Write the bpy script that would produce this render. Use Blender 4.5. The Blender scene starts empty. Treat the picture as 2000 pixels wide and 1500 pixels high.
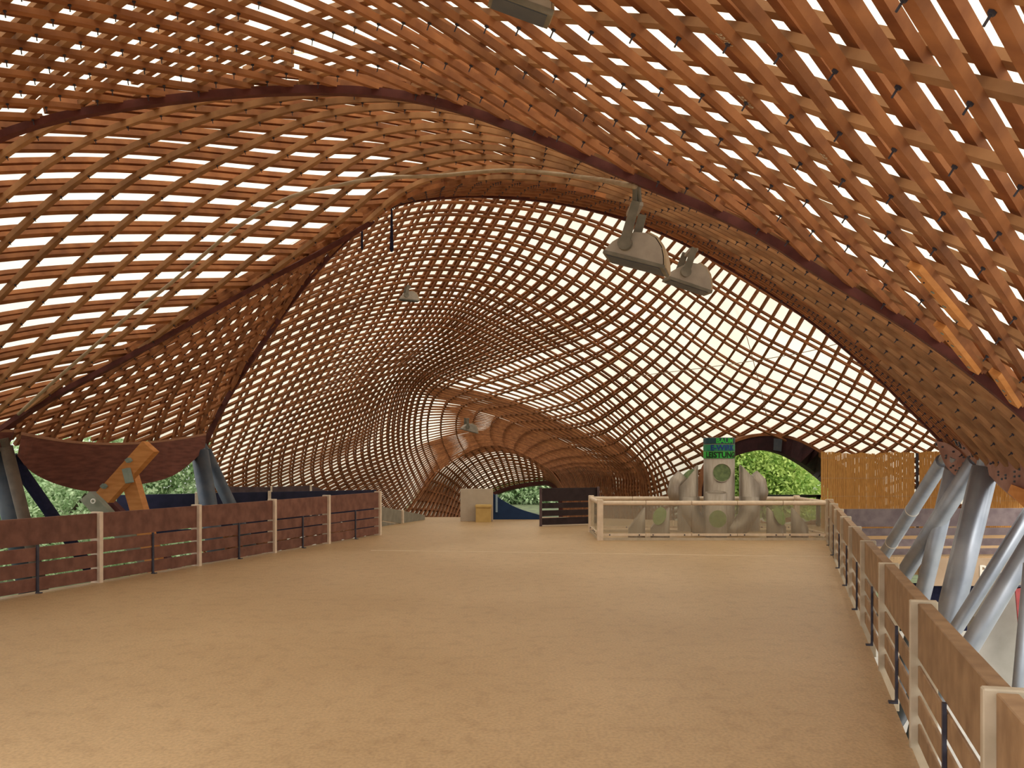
import bpy, bmesh, math, random
import numpy as np
from mathutils import Vector, Matrix

random.seed(7)
rng = np.random.default_rng(7)
SC = bpy.context.scene
COL = SC.collection

# ------------------------------------------------------------------ camera
F, CX, HY, EYE = 2000.0, 1000.0, 895.0, 1.65          # focal length (px), horizon row, eye height above the deck
cam_d = bpy.data.cameras.new('camera')
cam_d.sensor_width = 36.0
cam_d.lens = F / 2000.0 * 36.0
cam_d.shift_y = (HY - 750.0) / 2000.0
cam_d.clip_end = 500
cam = bpy.data.objects.new('camera', cam_d)
cam.location = (0, 0, EYE)
cam.rotation_euler = (math.radians(90), 0, 0)
COL.objects.link(cam)
SC.camera = cam

# ------------------------------------------------------------------ sky, sun, exposure
world = bpy.data.worlds.new('overcast_sky')
SC.world = world
world.use_nodes = True
wn = world.node_tree
bg = wn.nodes['Background']
bg.inputs[0].default_value = (1.0, 0.985, 0.95, 1)
tcw = wn.nodes.new('ShaderNodeTexCoord')                 # CIE overcast sky: three times brighter overhead than at the horizon
sxyz = wn.nodes.new('ShaderNodeSeparateXYZ')
wn.links.new(tcw.outputs['Generated'], sxyz.inputs[0])
mrw = wn.nodes.new('ShaderNodeMapRange')
mrw.inputs[1].default_value = 0.0; mrw.inputs[2].default_value = 1.0
SKY = 2.9
mrw.inputs[3].default_value = SKY / 3; mrw.inputs[4].default_value = SKY
wn.links.new(sxyz.outputs['Z'], mrw.inputs[0])
wn.links.new(mrw.outputs[0], bg.inputs[1])
sun_d = bpy.data.lights.new('sun', 'SUN')
sun_d.energy = 1.8
sun_d.angle = math.radians(25)
sun_d.color = (1.0, 0.95, 0.86)
sun = bpy.data.objects.new('sun', sun_d)
sun.rotation_euler = (math.radians(32), math.radians(28), 0)
COL.objects.link(sun)
SC.view_settings.view_transform = 'Standard'
SC.view_settings.look = 'None'
SC.view_settings.gamma = 1.0
SC.view_settings.use_curve_mapping = False
SC.view_settings.exposure = 0.0
SC.cycles.max_bounces = 8
SC.cycles.diffuse_bounces = 5
SC.cycles.transparent_max_bounces = 12
SC.cycles.use_denoising = True


def U(x, y, d):
    """a point seen at photo position x, y and standing d metres into the hall"""
    return Vector(((x - CX) / F * d, d, EYE + (HY - y) / F * d))


def proj(p):
    return CX + F * p[0] / p[1], HY - F * (p[2] - EYE) / p[1]


# ------------------------------------------------------------------ materials
MATS = {}


def mat(name, c1, c2=None, rough=0.7, scale=6.0, metal=0.0, spec=0.3, bump=0.0, stretch=(1, 1, 1), rnd=0.0, detail=4.0, ramp=(0.35, 0.65)):
    if name in MATS:
        return MATS[name]
    m = bpy.data.materials.new(name)
    m.use_nodes = True
    nt = m.node_tree
    b = nt.nodes['Principled BSDF']
    b.inputs['Roughness'].default_value = rough
    b.inputs['Metallic'].default_value = metal
    b.inputs['Specular IOR Level'].default_value = spec
    c2 = c2 or tuple(min(1, v * 1.25) for v in c1)
    tc = nt.nodes.new('ShaderNodeTexCoord')
    mp = nt.nodes.new('ShaderNodeMapping')
    mp.inputs['Scale'].default_value = stretch
    nz = nt.nodes.new('ShaderNodeTexNoise')
    nz.inputs['Scale'].default_value = scale
    nz.inputs['Detail'].default_value = detail
    nt.links.new(tc.outputs['Object'], mp.inputs[0])
    nt.links.new(mp.outputs[0], nz.inputs[0])
    cr = nt.nodes.new('ShaderNodeValToRGB')
    cr.color_ramp.elements[0].position = ramp[0]
    cr.color_ramp.elements[0].color = (*c1, 1)
    cr.color_ramp.elements[1].position = ramp[1]
    cr.color_ramp.elements[1].color = (*c2, 1)
    nt.links.new(nz.outputs['Fac'], cr.inputs[0])
    out = cr.outputs[0]
    if rnd > 0:
        oi = nt.nodes.new('ShaderNodeObjectInfo')
        mr = nt.nodes.new('ShaderNodeMapRange')
        mr.inputs[3].default_value = 1 - rnd
        mr.inputs[4].default_value = 1 + rnd
        nt.links.new(oi.outputs['Random'], mr.inputs[0])
        mx = nt.nodes.new('ShaderNodeVectorMath')
        mx.operation = 'SCALE'
        nt.links.new(out, mx.inputs[0])
        nt.links.new(mr.outputs[0], mx.inputs['Scale'])
        out = mx.outputs[0]
    nt.links.new(out, b.inputs['Base Color'])
    if bump > 0:
        bp = nt.nodes.new('ShaderNodeBump')
        bp.inputs['Strength'].default_value = bump
        bp.inputs['Distance'].default_value = 0.02
        nt.links.new(nz.outputs['Fac'], bp.inputs['Height'])
        nt.links.new(bp.outputs[0], b.inputs['Normal'])
    MATS[name] = m
    return m


M_LATH = mat('lath_wood', (0.24, 0.090, 0.036), (0.38, 0.155, 0.060), rough=0.75, scale=5.0, rnd=0.22, bump=0.1)
M_LATH2 = mat('lath_wood_grey', (0.28, 0.140, 0.066), (0.40, 0.210, 0.098), rough=0.8, scale=5.0, rnd=0.18, bump=0.1)
M_EDGE = mat('edge_timber', (0.085, 0.022, 0.020), (0.13, 0.036, 0.030), rough=0.6, scale=8.0)
M_BEAM = mat('stained_beam', (0.15, 0.050, 0.038), (0.24, 0.085, 0.060), rough=0.65, scale=3.0, stretch=(1, 1, 7), bump=0.1)
M_RUST = mat('weathered_beam', (0.30, 0.16, 0.125), (0.44, 0.26, 0.21), rough=0.85, scale=7.0, bump=0.3)
M_FRESH = mat('fresh_timber', (0.60, 0.24, 0.065), (0.72, 0.32, 0.10), rough=0.6, scale=4.0, stretch=(1, 1, 5))
M_FENCE_L = mat('red_brown_board', (0.145, 0.060, 0.042), (0.22, 0.098, 0.068), rough=0.7, scale=6.0, rnd=0.10, bump=0.15)
M_FENCE_R = mat('tan_board', (0.27, 0.16, 0.085), (0.40, 0.25, 0.135), rough=0.55, scale=6.0, rnd=0.10, bump=0.15)  # lighter and tanner than the boards of the left fence
M_FENCE_D = mat('dark_board', (0.075, 0.046, 0.050), (0.12, 0.08, 0.085), rough=0.7, scale=6.0, rnd=0.08)
M_POST = mat('cream_post', (0.68, 0.55, 0.42), (0.78, 0.64, 0.50), rough=0.6, scale=10)
M_POST_R = mat('grey_cream_post', (0.48, 0.40, 0.29), (0.58, 0.49, 0.37), rough=0.6, scale=10)
M_IRON = mat('dark_iron', (0.035, 0.035, 0.055), (0.06, 0.06, 0.085), rough=0.5, scale=10)
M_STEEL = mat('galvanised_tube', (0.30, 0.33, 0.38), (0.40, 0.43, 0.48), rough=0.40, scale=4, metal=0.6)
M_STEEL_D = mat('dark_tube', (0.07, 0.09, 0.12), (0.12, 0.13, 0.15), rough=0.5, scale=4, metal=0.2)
M_PIPE = mat('brushed_pipe', (0.33, 0.28, 0.23), (0.40, 0.345, 0.29), rough=0.40, scale=4, metal=0.55, stretch=(6, 6, 1))
M_PIPEIN = mat('pipe_inside', (0.10, 0.14, 0.07), (0.17, 0.23, 0.10), rough=0.8, scale=12)
M_LAMP = mat('lamp_housing', (0.40, 0.35, 0.30), (0.48, 0.43, 0.37), rough=0.55, scale=9)
M_LAMP_RIM = mat('lamp_rim', (0.55, 0.42, 0.27), (0.62, 0.48, 0.32), rough=0.5, scale=9)
M_LAMP_D = mat('lamp_bracket', (0.17, 0.16, 0.13), (0.25, 0.23, 0.19), rough=0.6, scale=9)
M_CONDUIT = mat('conduit', (0.40, 0.31, 0.21), (0.50, 0.39, 0.27), rough=0.6, scale=9)
M_WHITE = mat('painted_panel', (0.45, 0.37, 0.29), (0.50, 0.42, 0.33), rough=0.6, scale=5)
M_BIN = mat('yellow_bin', (0.50, 0.33, 0.11), (0.58, 0.39, 0.14), rough=0.5, scale=5)
M_BLUE = mat('blue_panel', (0.005, 0.026, 0.085), (0.008, 0.035, 0.11), rough=0.5, scale=5)
M_NAVY = mat('navy_cloth', (0.008, 0.010, 0.035), (0.015, 0.016, 0.05), rough=0.8, scale=20)
M_REED = mat('reed', (0.40, 0.20, 0.055), (0.60, 0.33, 0.10), rough=0.7, scale=30, stretch=(3, 3, 0.25), ramp=(0.3, 0.7))
M_CONC = mat('concrete', (0.30, 0.28, 0.24), (0.38, 0.35, 0.31), rough=0.85, scale=3)
M_TANWALL = mat('tan_wall', (0.36, 0.25, 0.16), (0.42, 0.30, 0.20), rough=0.8, scale=3)
M_GROUND = mat('ground_earth', (0.05, 0.06, 0.03), (0.10, 0.12, 0.05), rough=0.95, scale=1.5)
M_RED = mat('red_sign', (0.28, 0.05, 0.05), (0.36, 0.07, 0.07), rough=0.6, scale=9)
M_CHALK = mat('chalk', (0.62, 0.50, 0.36), (0.68, 0.55, 0.40), rough=0.9, scale=60)
M_LETTER = mat('white_letter', (0.72, 0.66, 0.56), (0.78, 0.72, 0.62), rough=0.7, scale=20)
M_GREEN = mat('sign_green', (0.03, 0.40, 0.05), (0.04, 0.46, 0.06), rough=0.4, scale=9)
M_SIGNBLUE = mat('sign_dark', (0.010, 0.045, 0.06), (0.015, 0.06, 0.075), rough=0.4, scale=9)
M_SIGNTEAL = mat('sign_teal', (0.015, 0.20, 0.09), (0.02, 0.25, 0.11), rough=0.4, scale=9)
M_BLACK = mat('sign_black', (0.006, 0.012, 0.008), (0.01, 0.016, 0.01), rough=0.4, scale=9)
M_BLUELET = mat('sign_blue', (0.01, 0.03, 0.20), (0.012, 0.04, 0.24), rough=0.4, scale=9)
M_JOINT = mat('joint_strip', (0.74, 0.60, 0.44), (0.80, 0.66, 0.50), rough=0.6, scale=9)
M_BARK = mat('bark', (0.06, 0.045, 0.03), (0.10, 0.075, 0.05), rough=0.9, scale=9)
M_PLATE = mat('zinc_plate', (0.25, 0.30, 0.25), (0.32, 0.36, 0.30), rough=0.5, scale=9, metal=0.3)


def mat_floor():
    m = bpy.data.materials.new('sanded_deck')
    m.use_nodes = True
    nt = m.node_tree
    b = nt.nodes['Principled BSDF']
    tc = nt.nodes.new('ShaderNodeTexCoord')
    n1 = nt.nodes.new('ShaderNodeTexNoise'); n1.inputs['Scale'].default_value = 0.55; n1.inputs['Detail'].default_value = 6
    n2 = nt.nodes.new('ShaderNodeTexNoise'); n2.inputs['Scale'].default_value = 45; n2.inputs['Detail'].default_value = 3
    n3 = nt.nodes.new('ShaderNodeTexNoise'); n3.inputs['Scale'].default_value = 7; n3.inputs['Detail'].default_value = 5
    mp = nt.nodes.new('ShaderNodeMapping'); mp.inputs['Scale'].default_value = (1, 0.7, 1)
    nt.links.new(tc.outputs['Object'], mp.inputs[0])
    for n in (n1, n2, n3):
        nt.links.new(mp.outputs[0], n.inputs[0])
    r1 = nt.nodes.new('ShaderNodeValToRGB')
    r1.color_ramp.elements[0].position = 0.3; r1.color_ramp.elements[0].color = (0.44, 0.285, 0.145, 1)
    r1.color_ramp.elements[1].position = 0.7; r1.color_ramp.elements[1].color = (0.54, 0.365, 0.20, 1)
    nt.links.new(n1.outputs['Fac'], r1.inputs[0])
    r2 = nt.nodes.new('ShaderNodeValToRGB')
    r2.color_ramp.elements[0].position = 0.3; r2.color_ramp.elements[0].color = (0.82, 0.82, 0.82, 1)
    r2.color_ramp.elements[1].position = 0.62; r2.color_ramp.elements[1].color = (1.08, 1.08, 1.08, 1)
    nt.links.new(n2.outputs['Fac'], r2.inputs[0])
    r3 = nt.nodes.new('ShaderNodeValToRGB')
    r3.color_ramp.elements[0].position = 0.28; r3.color_ramp.elements[0].color = (0.84, 0.82, 0.80, 1)
    r3.color_ramp.elements[1].position = 0.5; r3.color_ramp.elements[1].color = (1, 1, 1, 1)
    nt.links.new(n3.outputs['Fac'], r3.inputs[0])
    m1 = nt.nodes.new('ShaderNodeVectorMath'); m1.operation = 'MULTIPLY'
    m2 = nt.nodes.new('ShaderNodeVectorMath'); m2.operation = 'MULTIPLY'
    nt.links.new(r1.outputs[0], m1.inputs[0]); nt.links.new(r2.outputs[0], m1.inputs[1])
    nt.links.new(m1.outputs[0], m2.inputs[0]); nt.links.new(r3.outputs[0], m2.inputs[1])
    nt.links.new(m2.outputs[0], b.inputs['Base Color'])
    b.inputs['Roughness'].default_value = 0.42
    b.inputs['Specular IOR Level'].default_value = 0.3
    bp = nt.nodes.new('ShaderNodeBump'); bp.inputs['Strength'].default_value = 0.25; bp.inputs['Distance'].default_value = 0.01
    nt.links.new(n2.outputs['Fac'], bp.inputs['Height']); nt.links.new(bp.outputs[0], b.inputs['Normal'])
    return m


M_FLOOR = mat_floor()


def mat_membrane(name='translucent_membrane', c1=(0.74, 0.68, 0.55, 1), c2=(0.80, 0.75, 0.64, 1)):
    m = bpy.data.materials.new(name)
    m.use_nodes = True
    nt = m.node_tree
    nt.nodes.remove(nt.nodes['Principled BSDF'])
    out = nt.nodes['Material Output']
    tc = nt.nodes.new('ShaderNodeTexCoord')
    nz = nt.nodes.new('ShaderNodeTexNoise'); nz.inputs['Scale'].default_value = 0.6; nz.inputs['Detail'].default_value = 5
    nt.links.new(tc.outputs['Object'], nz.inputs[0])
    cr = nt.nodes.new('ShaderNodeValToRGB')
    cr.color_ramp.elements[0].position = 0.3; cr.color_ramp.elements[0].color = c1
    cr.color_ramp.elements[1].position = 0.7; cr.color_ramp.elements[1].color = c2
    nt.links.new(nz.outputs['Fac'], cr.inputs[0])
    tr = nt.nodes.new('ShaderNodeBsdfTranslucent')
    df = nt.nodes.new('ShaderNodeBsdfDiffuse')
    mx = nt.nodes.new('ShaderNodeMixShader'); mx.inputs[0].default_value = 0.22
    nt.links.new(cr.outputs[0], tr.inputs[0]); nt.links.new(cr.outputs[0], df.inputs[0])
    nt.links.new(tr.outputs[0], mx.inputs[1]); nt.links.new(df.outputs[0], mx.inputs[2])
    nt.links.new(mx.outputs[0], out.inputs['Surface'])
    return m


M_MEMB = mat_membrane()
M_MEMB_DIM = mat_membrane('dimmed_membrane', (0.60, 0.545, 0.44, 1), (0.68, 0.63, 0.53, 1))   # darker membrane copy, colour lowered to cut the light under dome and tunnel


def mat_pane():
    m = bpy.data.materials.new('dusty_pane')
    m.use_nodes = True
    nt = m.node_tree
    nt.nodes.remove(nt.nodes['Principled BSDF'])
    out = nt.nodes['Material Output']
    t = nt.nodes.new('ShaderNodeBsdfTransparent'); t.inputs[0].default_value = (0.93, 0.93, 0.90, 1)
    d = nt.nodes.new('ShaderNodeBsdfDiffuse'); d.inputs[0].default_value = (0.55, 0.49, 0.40, 1)
    g = nt.nodes.new('ShaderNodeBsdfGlossy'); g.inputs['Roughness'].default_value = 0.12
    a = nt.nodes.new('ShaderNodeMixShader'); a.inputs[0].default_value = 0.15
    b = nt.nodes.new('ShaderNodeMixShader'); b.inputs[0].default_value = 0.06
    nt.links.new(t.outputs[0], a.inputs[1]); nt.links.new(d.outputs[0], a.inputs[2])
    nt.links.new(a.outputs[0], b.inputs[1]); nt.links.new(g.outputs[0], b.inputs[2])
    nt.links.new(b.outputs[0], out.inputs['Surface'])
    return m


M_PANE = mat_pane()


def mat_leaf(name, c1, c2):
    m = mat(name, c1, c2, rough=0.6, scale=2.2, detail=6)
    nt = m.node_tree
    b = nt.nodes['Principled BSDF']
    out = nt.nodes['Material Output']
    tr = nt.nodes.new('ShaderNodeBsdfTranslucent')
    mx = nt.nodes.new('ShaderNodeMixShader'); mx.inputs[0].default_value = 0.4
    nt.links.new(b.inputs['Base Color'].links[0].from_socket, tr.inputs[0])
    nt.links.new(b.outputs[0], mx.inputs[1]); nt.links.new(tr.outputs[0], mx.inputs[2])
    nt.links.new(mx.outputs[0], out.inputs['Surface'])
    return m


M_LEAF = mat_leaf('leaf_green', (0.17, 0.32, 0.05), (0.58, 0.70, 0.20))
M_LEAF2 = mat_leaf('leaf_pale', (0.18, 0.32, 0.12), (0.62, 0.74, 0.46))


# ------------------------------------------------------------------ object helpers
def mesh_obj(name, verts, faces, m, parent=None, smooth=False):
    me = bpy.data.meshes.new(name)
    me.from_pydata([tuple(v) for v in verts], [], faces)
    me.update()
    if m is not None:
        me.materials.append(m)
    if smooth:
        me.polygons.foreach_set('use_smooth', [True] * len(me.polygons))
    o = bpy.data.objects.new(name, me)
    COL.objects.link(o)
    if parent is not None:
        o.parent = parent
        o.matrix_parent_inverse = Matrix.Translation(-Vector(parent.location)) if parent.type == 'EMPTY' else Matrix()
    return o


def empty(name, loc=(0, 0, 0)):
    o = bpy.data.objects.new(name, None)
    o.location = loc
    o.empty_display_size = 0.1
    COL.objects.link(o)
    return o


def tag(o, label=None, cat=None, group=None, kind=None):
    if label: o['label'] = label
    if cat: o['category'] = cat
    if group: o['group'] = group
    if kind: o['kind'] = kind
    return o


class MB:
    """collects shapes for ONE mesh"""
    def __init__(self):
        self.v = []; self.f = []

    def add(self, vs, fs):
        n = len(self.v)
        self.v += [tuple(v) for v in vs]
        self.f += [tuple(i + n for i in f) for f in fs]
        return self

    def obox(self, o, ax, ay, az):
        """box from corner o spanned by three edge vectors"""
        o, ax, ay, az = map(Vector, (o, ax, ay, az))
        vs = [o, o + ax, o + ax + ay, o + ay, o + az, o + ax + az, o + ax + ay + az, o + ay + az]
        fs = [(0, 3, 2, 1), (4, 5, 6, 7), (0, 1, 5, 4), (1, 2, 6, 5), (2, 3, 7, 6), (3, 0, 4, 7)]
        if ax.cross(ay).dot(az) < 0:
            fs = [tuple(reversed(f)) for f in fs]
        return self.add(vs, fs)

    def box(self, x0, x1, y0, y1, z0, z1):
        return self.obox((x0, y0, z0), (x1 - x0, 0, 0), (0, y1 - y0, 0), (0, 0, z1 - z0))

    def cbox(self, o, ax, ay, az, bev):
        """chamfered box: corner o, edge vectors; chamfer along the az edges and the top"""
        o, ax, ay, az = map(Vector, (o, ax, ay, az))
        ux, uy, uz = ax.normalized() * bev, ay.normalized() * bev, az.normalized() * bev
        def ring(base, k):
            c = [(0, 0), (1, 0), (1, 1), (0, 1)]
            r = []
            for (a, b) in c:
                p = base + ax * a + ay * b
                sx = ux * (1 if a == 0 else -1); sy = uy * (1 if b == 0 else -1)
                if (a, b) in ((0, 0), (1, 1)):
                    r += [p + sy + sx * k, p + sx + sy * k]
                else:
                    r += [p + sx + sy * k, p + sy + sx * k]
            return r
        vs = ring(o, 0) + ring(o + az - uz, 0) + ring(o + az, 1)
        fs = []
        for L in range(2):
            for i in range(8):
                j = (i + 1) % 8
                fs.append((L * 8 + i, L * 8 + j, L * 8 + 8 + j, L * 8 + 8 + i))
        fs += [tuple(reversed(range(8))), tuple(range(16, 24))]
        if ax.cross(ay).dot(az) < 0:
            fs = [tuple(reversed(f)) for f in fs]
        return self.add(vs, fs)

    def tube(self, pts, r, n=12, caps=True, r_end=None):
        pts = [Vector(p) for p in pts]
        vs, fs = [], []
        prev = None
        for k, p in enumerate(pts):
            t = (pts[min(k + 1, len(pts) - 1)] - pts[max(k - 1, 0)]).normalized()
            if prev is None:
                a = t.cross(Vector((0, 0, 1)))
                if a.length < 1e-3: a = t.cross(Vector((1, 0, 0)))
                a.normalize()
            else:
                a = (prev - t * prev.dot(t)).normalized()
            prev = a
            b = t.cross(a)
            rr = r if r_end is None else r + (r_end - r) * k / (len(pts) - 1)
            for i in range(n):
                an = 2 * math.pi * i / n
                vs.append(p + (a * math.cos(an) + b * math.sin(an)) * rr)
        for k in range(len(pts) - 1):
            for i in range(n):
                j = (i + 1) % n
                fs.append((k * n + i, k * n + j, (k + 1) * n + j, (k + 1) * n + i))
        if caps:
            fs.append(tuple(reversed(range(n))))
            fs.append(tuple(range((len(pts) - 1) * n, len(pts) * n)))
        return self.add(vs, fs)

    def strip(self, top, bot, off):
        """thick plate between two matching curves; off = thickness vector per point or one vector"""
        n = len(top)
        off = [Vector(off)] * n if not isinstance(off, list) else off
        vs = []
        for a, b, o in zip(top, bot, off):
            vs += [a, b, Vector(b) + o, Vector(a) + o]
        fs = []
        for k in range(n - 1):
            for i in range(4):
                j = (i + 1) % 4
                fs.append((k * 4 + i, k * 4 + j, (k + 1) * 4 + j, (k + 1) * 4 + i))
        fs += [(3, 2, 1, 0), ((n - 1) * 4, (n - 1) * 4 + 1, (n - 1) * 4 + 2, (n - 1) * 4 + 3)]
        return self.add(vs, fs)

    def prism(self, poly, off):
        n = len(poly)
        off = Vector(off)
        vs = [Vector(p) for p in poly] + [Vector(p) + off for p in poly]
        fs = [tuple(range(n)), tuple(reversed(range(n, 2 * n)))]
        for i in range(n):
            j = (i + 1) % n
            fs.append((j, i, n + i, n + j))
        return self.add(vs, fs)

    def build(self, name, m, parent=None, smooth=False, fix=False):
        o = mesh_obj(name, self.v, self.f, m, parent, smooth)
        if fix:
            bm = bmesh.new(); bm.from_mesh(o.data)
            bmesh.ops.triangulate(bm, faces=[f for f in bm.faces if len(f.verts) > 4])
            bmesh.ops.recalc_face_normals(bm, faces=bm.faces)
            bm.to_mesh(o.data); bm.free()
        return o


def cr1(P, n):
    """Catmull-Rom resample of the first axis of P (k, ...) to n samples"""
    P = np.asarray(P, float)
    k = P.shape[0]
    t = np.linspace(0, k - 1, n)
    return cr_at(P, t)


def cr_at(P, t):
    P = np.asarray(P, float)
    k = P.shape[0]
    ext = np.concatenate([2 * P[:1] - P[1:2], P, 2 * P[-1:] - P[-2:-1]], 0)
    i = np.clip(np.floor(t).astype(int), 0, k - 2)
    s = (t - i).reshape((-1,) + (1,) * (P.ndim - 1))
    p0, p1, p2, p3 = ext[i], ext[i + 1], ext[i + 2], ext[i + 3]
    return 0.5 * (2 * p1 + (p2 - p0) * s + (2 * p0 - 5 * p1 + 4 * p2 - p3) * s ** 2 + (3 * p1 - p0 - 3 * p2 + p3) * s ** 3)


def arch(pts, n=60):
    """image+distance control points -> evenly spaced points along the 3-D curve"""
    P = cr1(np.array([U(*p) for p in pts]), 400)
    L = np.concatenate([[0], np.cumsum(np.linalg.norm(np.diff(P, axis=0), axis=1))])
    t = np.linspace(0, L[-1], n)
    return np.stack([np.interp(t, L, P[:, k]) for k in range(3)], 1)


class Patch:
    def __init__(self, net, nr=90, nc=200, inside=(0, 8, 1)):
        net = np.asarray(net, float)
        self.R, self.C = net.shape[0] - 1, net.shape[1] - 1
        G = cr1(net, nr)
        G = np.swapaxes(cr1(np.swapaxes(G, 0, 1), nc), 0, 1)
        self.G = G
        dr = np.gradient(G, axis=0); dc = np.gradient(G, axis=1)
        N = np.cross(dr, dc)
        N /= np.linalg.norm(N, axis=2, keepdims=True) + 1e-12
        mid = (nr // 2, nc // 2)
        if np.dot(N[mid], G[mid] - np.array(inside)) < 0:
            N = -N
        self.N = N
        self.Lb = np.mean(np.sum(np.linalg.norm(np.diff(G, axis=0), axis=2), axis=0))
        self.La = np.mean(np.sum(np.linalg.norm(np.diff(G, axis=1), axis=2), axis=1))

    def at(self, r, c):
        """r, c in 0..1 arrays -> points, normals"""
        nr, nc = self.G.shape[:2]
        x = np.clip(np.asarray(r) * (nr - 1), 0, nr - 1.0001); y = np.clip(np.asarray(c) * (nc - 1), 0, nc - 1.0001)
        i = x.astype(int); j = y.astype(int); a = (x - i)[:, None]; b = (y - j)[:, None]
        def bl(A):
            return (A[i, j] * (1 - a) * (1 - b) + A[i + 1, j] * a * (1 - b) + A[i, j + 1] * (1 - a) * b + A[i + 1, j + 1] * a * b)
        n = bl(self.N)
        n /= np.linalg.norm(n, axis=1, keepdims=True)
        return bl(self.G), n

    def pick(self, px, py):
        X = CX + F * self.G[..., 0] / self.G[..., 1]; Y = HY - F * (self.G[..., 2] - EYE) / self.G[..., 1]
        D = (X - px) ** 2 + (Y - py) ** 2
        D = np.where(self.G[..., 1] > 0.5, D, 1e12)
        i, j = np.unravel_index(np.argmin(D), D.shape)
        return Vector(self.G[i, j]), Vector(self.N[i, j]), i, j

    def skin(self, name, off, m, cut=None, step=2):
        G = (self.G + self.N * off)[::step, ::step]
        nr, nc = G.shape[:2]
        vs = G.reshape(-1, 3)
        keep = np.ones(nr * nc, bool) if cut is None else ~cut(vs)
        fs = []
        for i in range(nr - 1):
            for j in range(nc - 1):
                q = (i * nc + j, i * nc + j + 1, (i + 1) * nc + j + 1, (i + 1) * nc + j)
                if keep[list(q)].all():
                    fs.append(q)
        return mesh_obj(name, vs, fs, m, smooth=True)


def lath_mesh(P, N, w, h, off):
    T = np.gradient(P, axis=0)
    T /= np.linalg.norm(T, axis=1, keepdims=True) + 1e-12
    B = np.cross(N, T)
    B /= np.linalg.norm(B, axis=1, keepdims=True) + 1e-12
    a = P + N * off
    vs = np.stack([a - B * w / 2, a + B * w / 2, a + B * w / 2 + N * h, a - B * w / 2 + N * h], 1).reshape(-1, 3)
    n = len(P)
    fs = []
    for k in range(n - 1):
        for i in range(4):
            j = (i + 1) % 4
            fs.append((k * 4 + i, (k + 1) * 4 + i, (k + 1) * 4 + j, k * 4 + j))
    fs += [(0, 1, 2, 3), ((n - 1) * 4 + 3, (n - 1) * 4 + 2, (n - 1) * 4 + 1, (n - 1) * 4)]
    return vs, fs


def lay(patch, parent, lines, offs, w, h, m, cut=None, seg=0.3, jit=0.0, minlen=0.6):
    """each line (r0, c0, r1, c1) becomes one lath object per layer"""
    for (r0, c0, r1, c1) in lines:
        P, N = patch.at(np.linspace(r0, r1, 120), np.linspace(c0, c1, 120))
        L = np.concatenate([[0], np.cumsum(np.linalg.norm(np.diff(P, axis=0), axis=1))])
        if L[-1] < minlen: continue
        n = max(3, int(L[-1] / seg))
        t = np.interp(np.linspace(0, L[-1], n), L, np.linspace(0, 1, 120))
        P, N = patch.at(r0 + (r1 - r0) * t, c0 + (c1 - c0) * t)
        ok = np.ones(n, bool) if cut is None else ~cut(P)
        runs, s = [], None
        for k in range(n + 1):
            if k < n and ok[k]:
                if s is None: s = k
            elif s is not None:
                if k - s >= 3: runs.append((s, k))
                s = None
        for (a, b) in runs:
            for off in offs:
                ww = w * (1 + random.uniform(-jit, jit))
                vs, fs = lath_mesh(P[a:b], N[a:b], ww, h, off)
                mesh_obj('lath', vs, fs, m, parent)


def diag_lines(patch, ang, step, shift=0.0, La=None, Lb=None):
    """straight lines over the unrolled patch at ang degrees from the arch direction"""
    La = La or patch.La; Lb = Lb or patch.Lb
    ca, sa = math.cos(math.radians(ang)), math.sin(math.radians(ang))
    nx, ny = -sa, ca
    vals = [nx * x + ny * y for x in (0, La) for y in (0, Lb)]
    k0, k1 = math.ceil((min(vals) - shift) / step), math.floor((max(vals) - shift) / step)
    out = []
    for k in range(k0, k1 + 1):
        d = k * step + shift
        px, py = nx * d, ny * d
        t0, t1 = -1e9, 1e9
        okl = True
        for p, v, hi in ((px, ca, La), (py, sa, Lb)):
            if abs(v) < 1e-9:
                if p < 0 or p > hi: okl = False
                continue
            a, b = (0 - p) / v, (hi - p) / v
            if a > b: a, b = b, a
            t0, t1 = max(t0, a), min(t1, b)
        if not okl or t1 - t0 < 0.4: continue
        out.append(((py + sa * t0) / Lb, (px + ca * t0) / La, (py + sa * t1) / Lb, (px + ca * t1) / La))
    return out


def crossings(l1, l2):
    pts = []
    for a in l1:
        for b in l2:
            x1, y1, x2, y2 = a[1], a[0], a[3], a[2]
            x3, y3, x4, y4 = b[1], b[0], b[3], b[2]
            den = (x1 - x2) * (y3 - y4) - (y1 - y2) * (x3 - x4)
            if abs(den) < 1e-12: continue
            t = ((x1 - x3) * (y3 - y4) - (y1 - y3) * (x3 - x4)) / den
            u = -((x1 - x2) * (y1 - y3) - (y1 - y2) * (x1 - x3)) / den
            if 0 <= t <= 1 and 0 <= u <= 1:
                pts.append((y1 + t * (y2 - y1), x1 + t * (x2 - x1)))
    return pts


def bolts(patch, parent, pts, l=0.06, r=0.0045):
    if not pts: return
    a = np.array(pts)
    P, N = patch.at(a[:, 0], a[:, 1])
    mb = MB()
    for p, n in zip(P, N):
        if p[1] < 0.8: continue
        p = Vector(p); n = Vector(n)
        mb.tube([p - n * l, p + n * 0.02], r, n=4, caps=True)
        mb.tube([p - n * 0.012, p - n * 0.001], r * 3, n=5, caps=True)
    o = mb.build('bolt', M_IRON, parent)
    tag(o, kind='stuff')


def edge_bar(name, pts, N, w, h, off, m, parent):
    vs, fs = lath_mesh(np.asarray(pts), np.asarray(N), w, h, off)
    return mesh_obj(name, vs, fs, m, parent)


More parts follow.
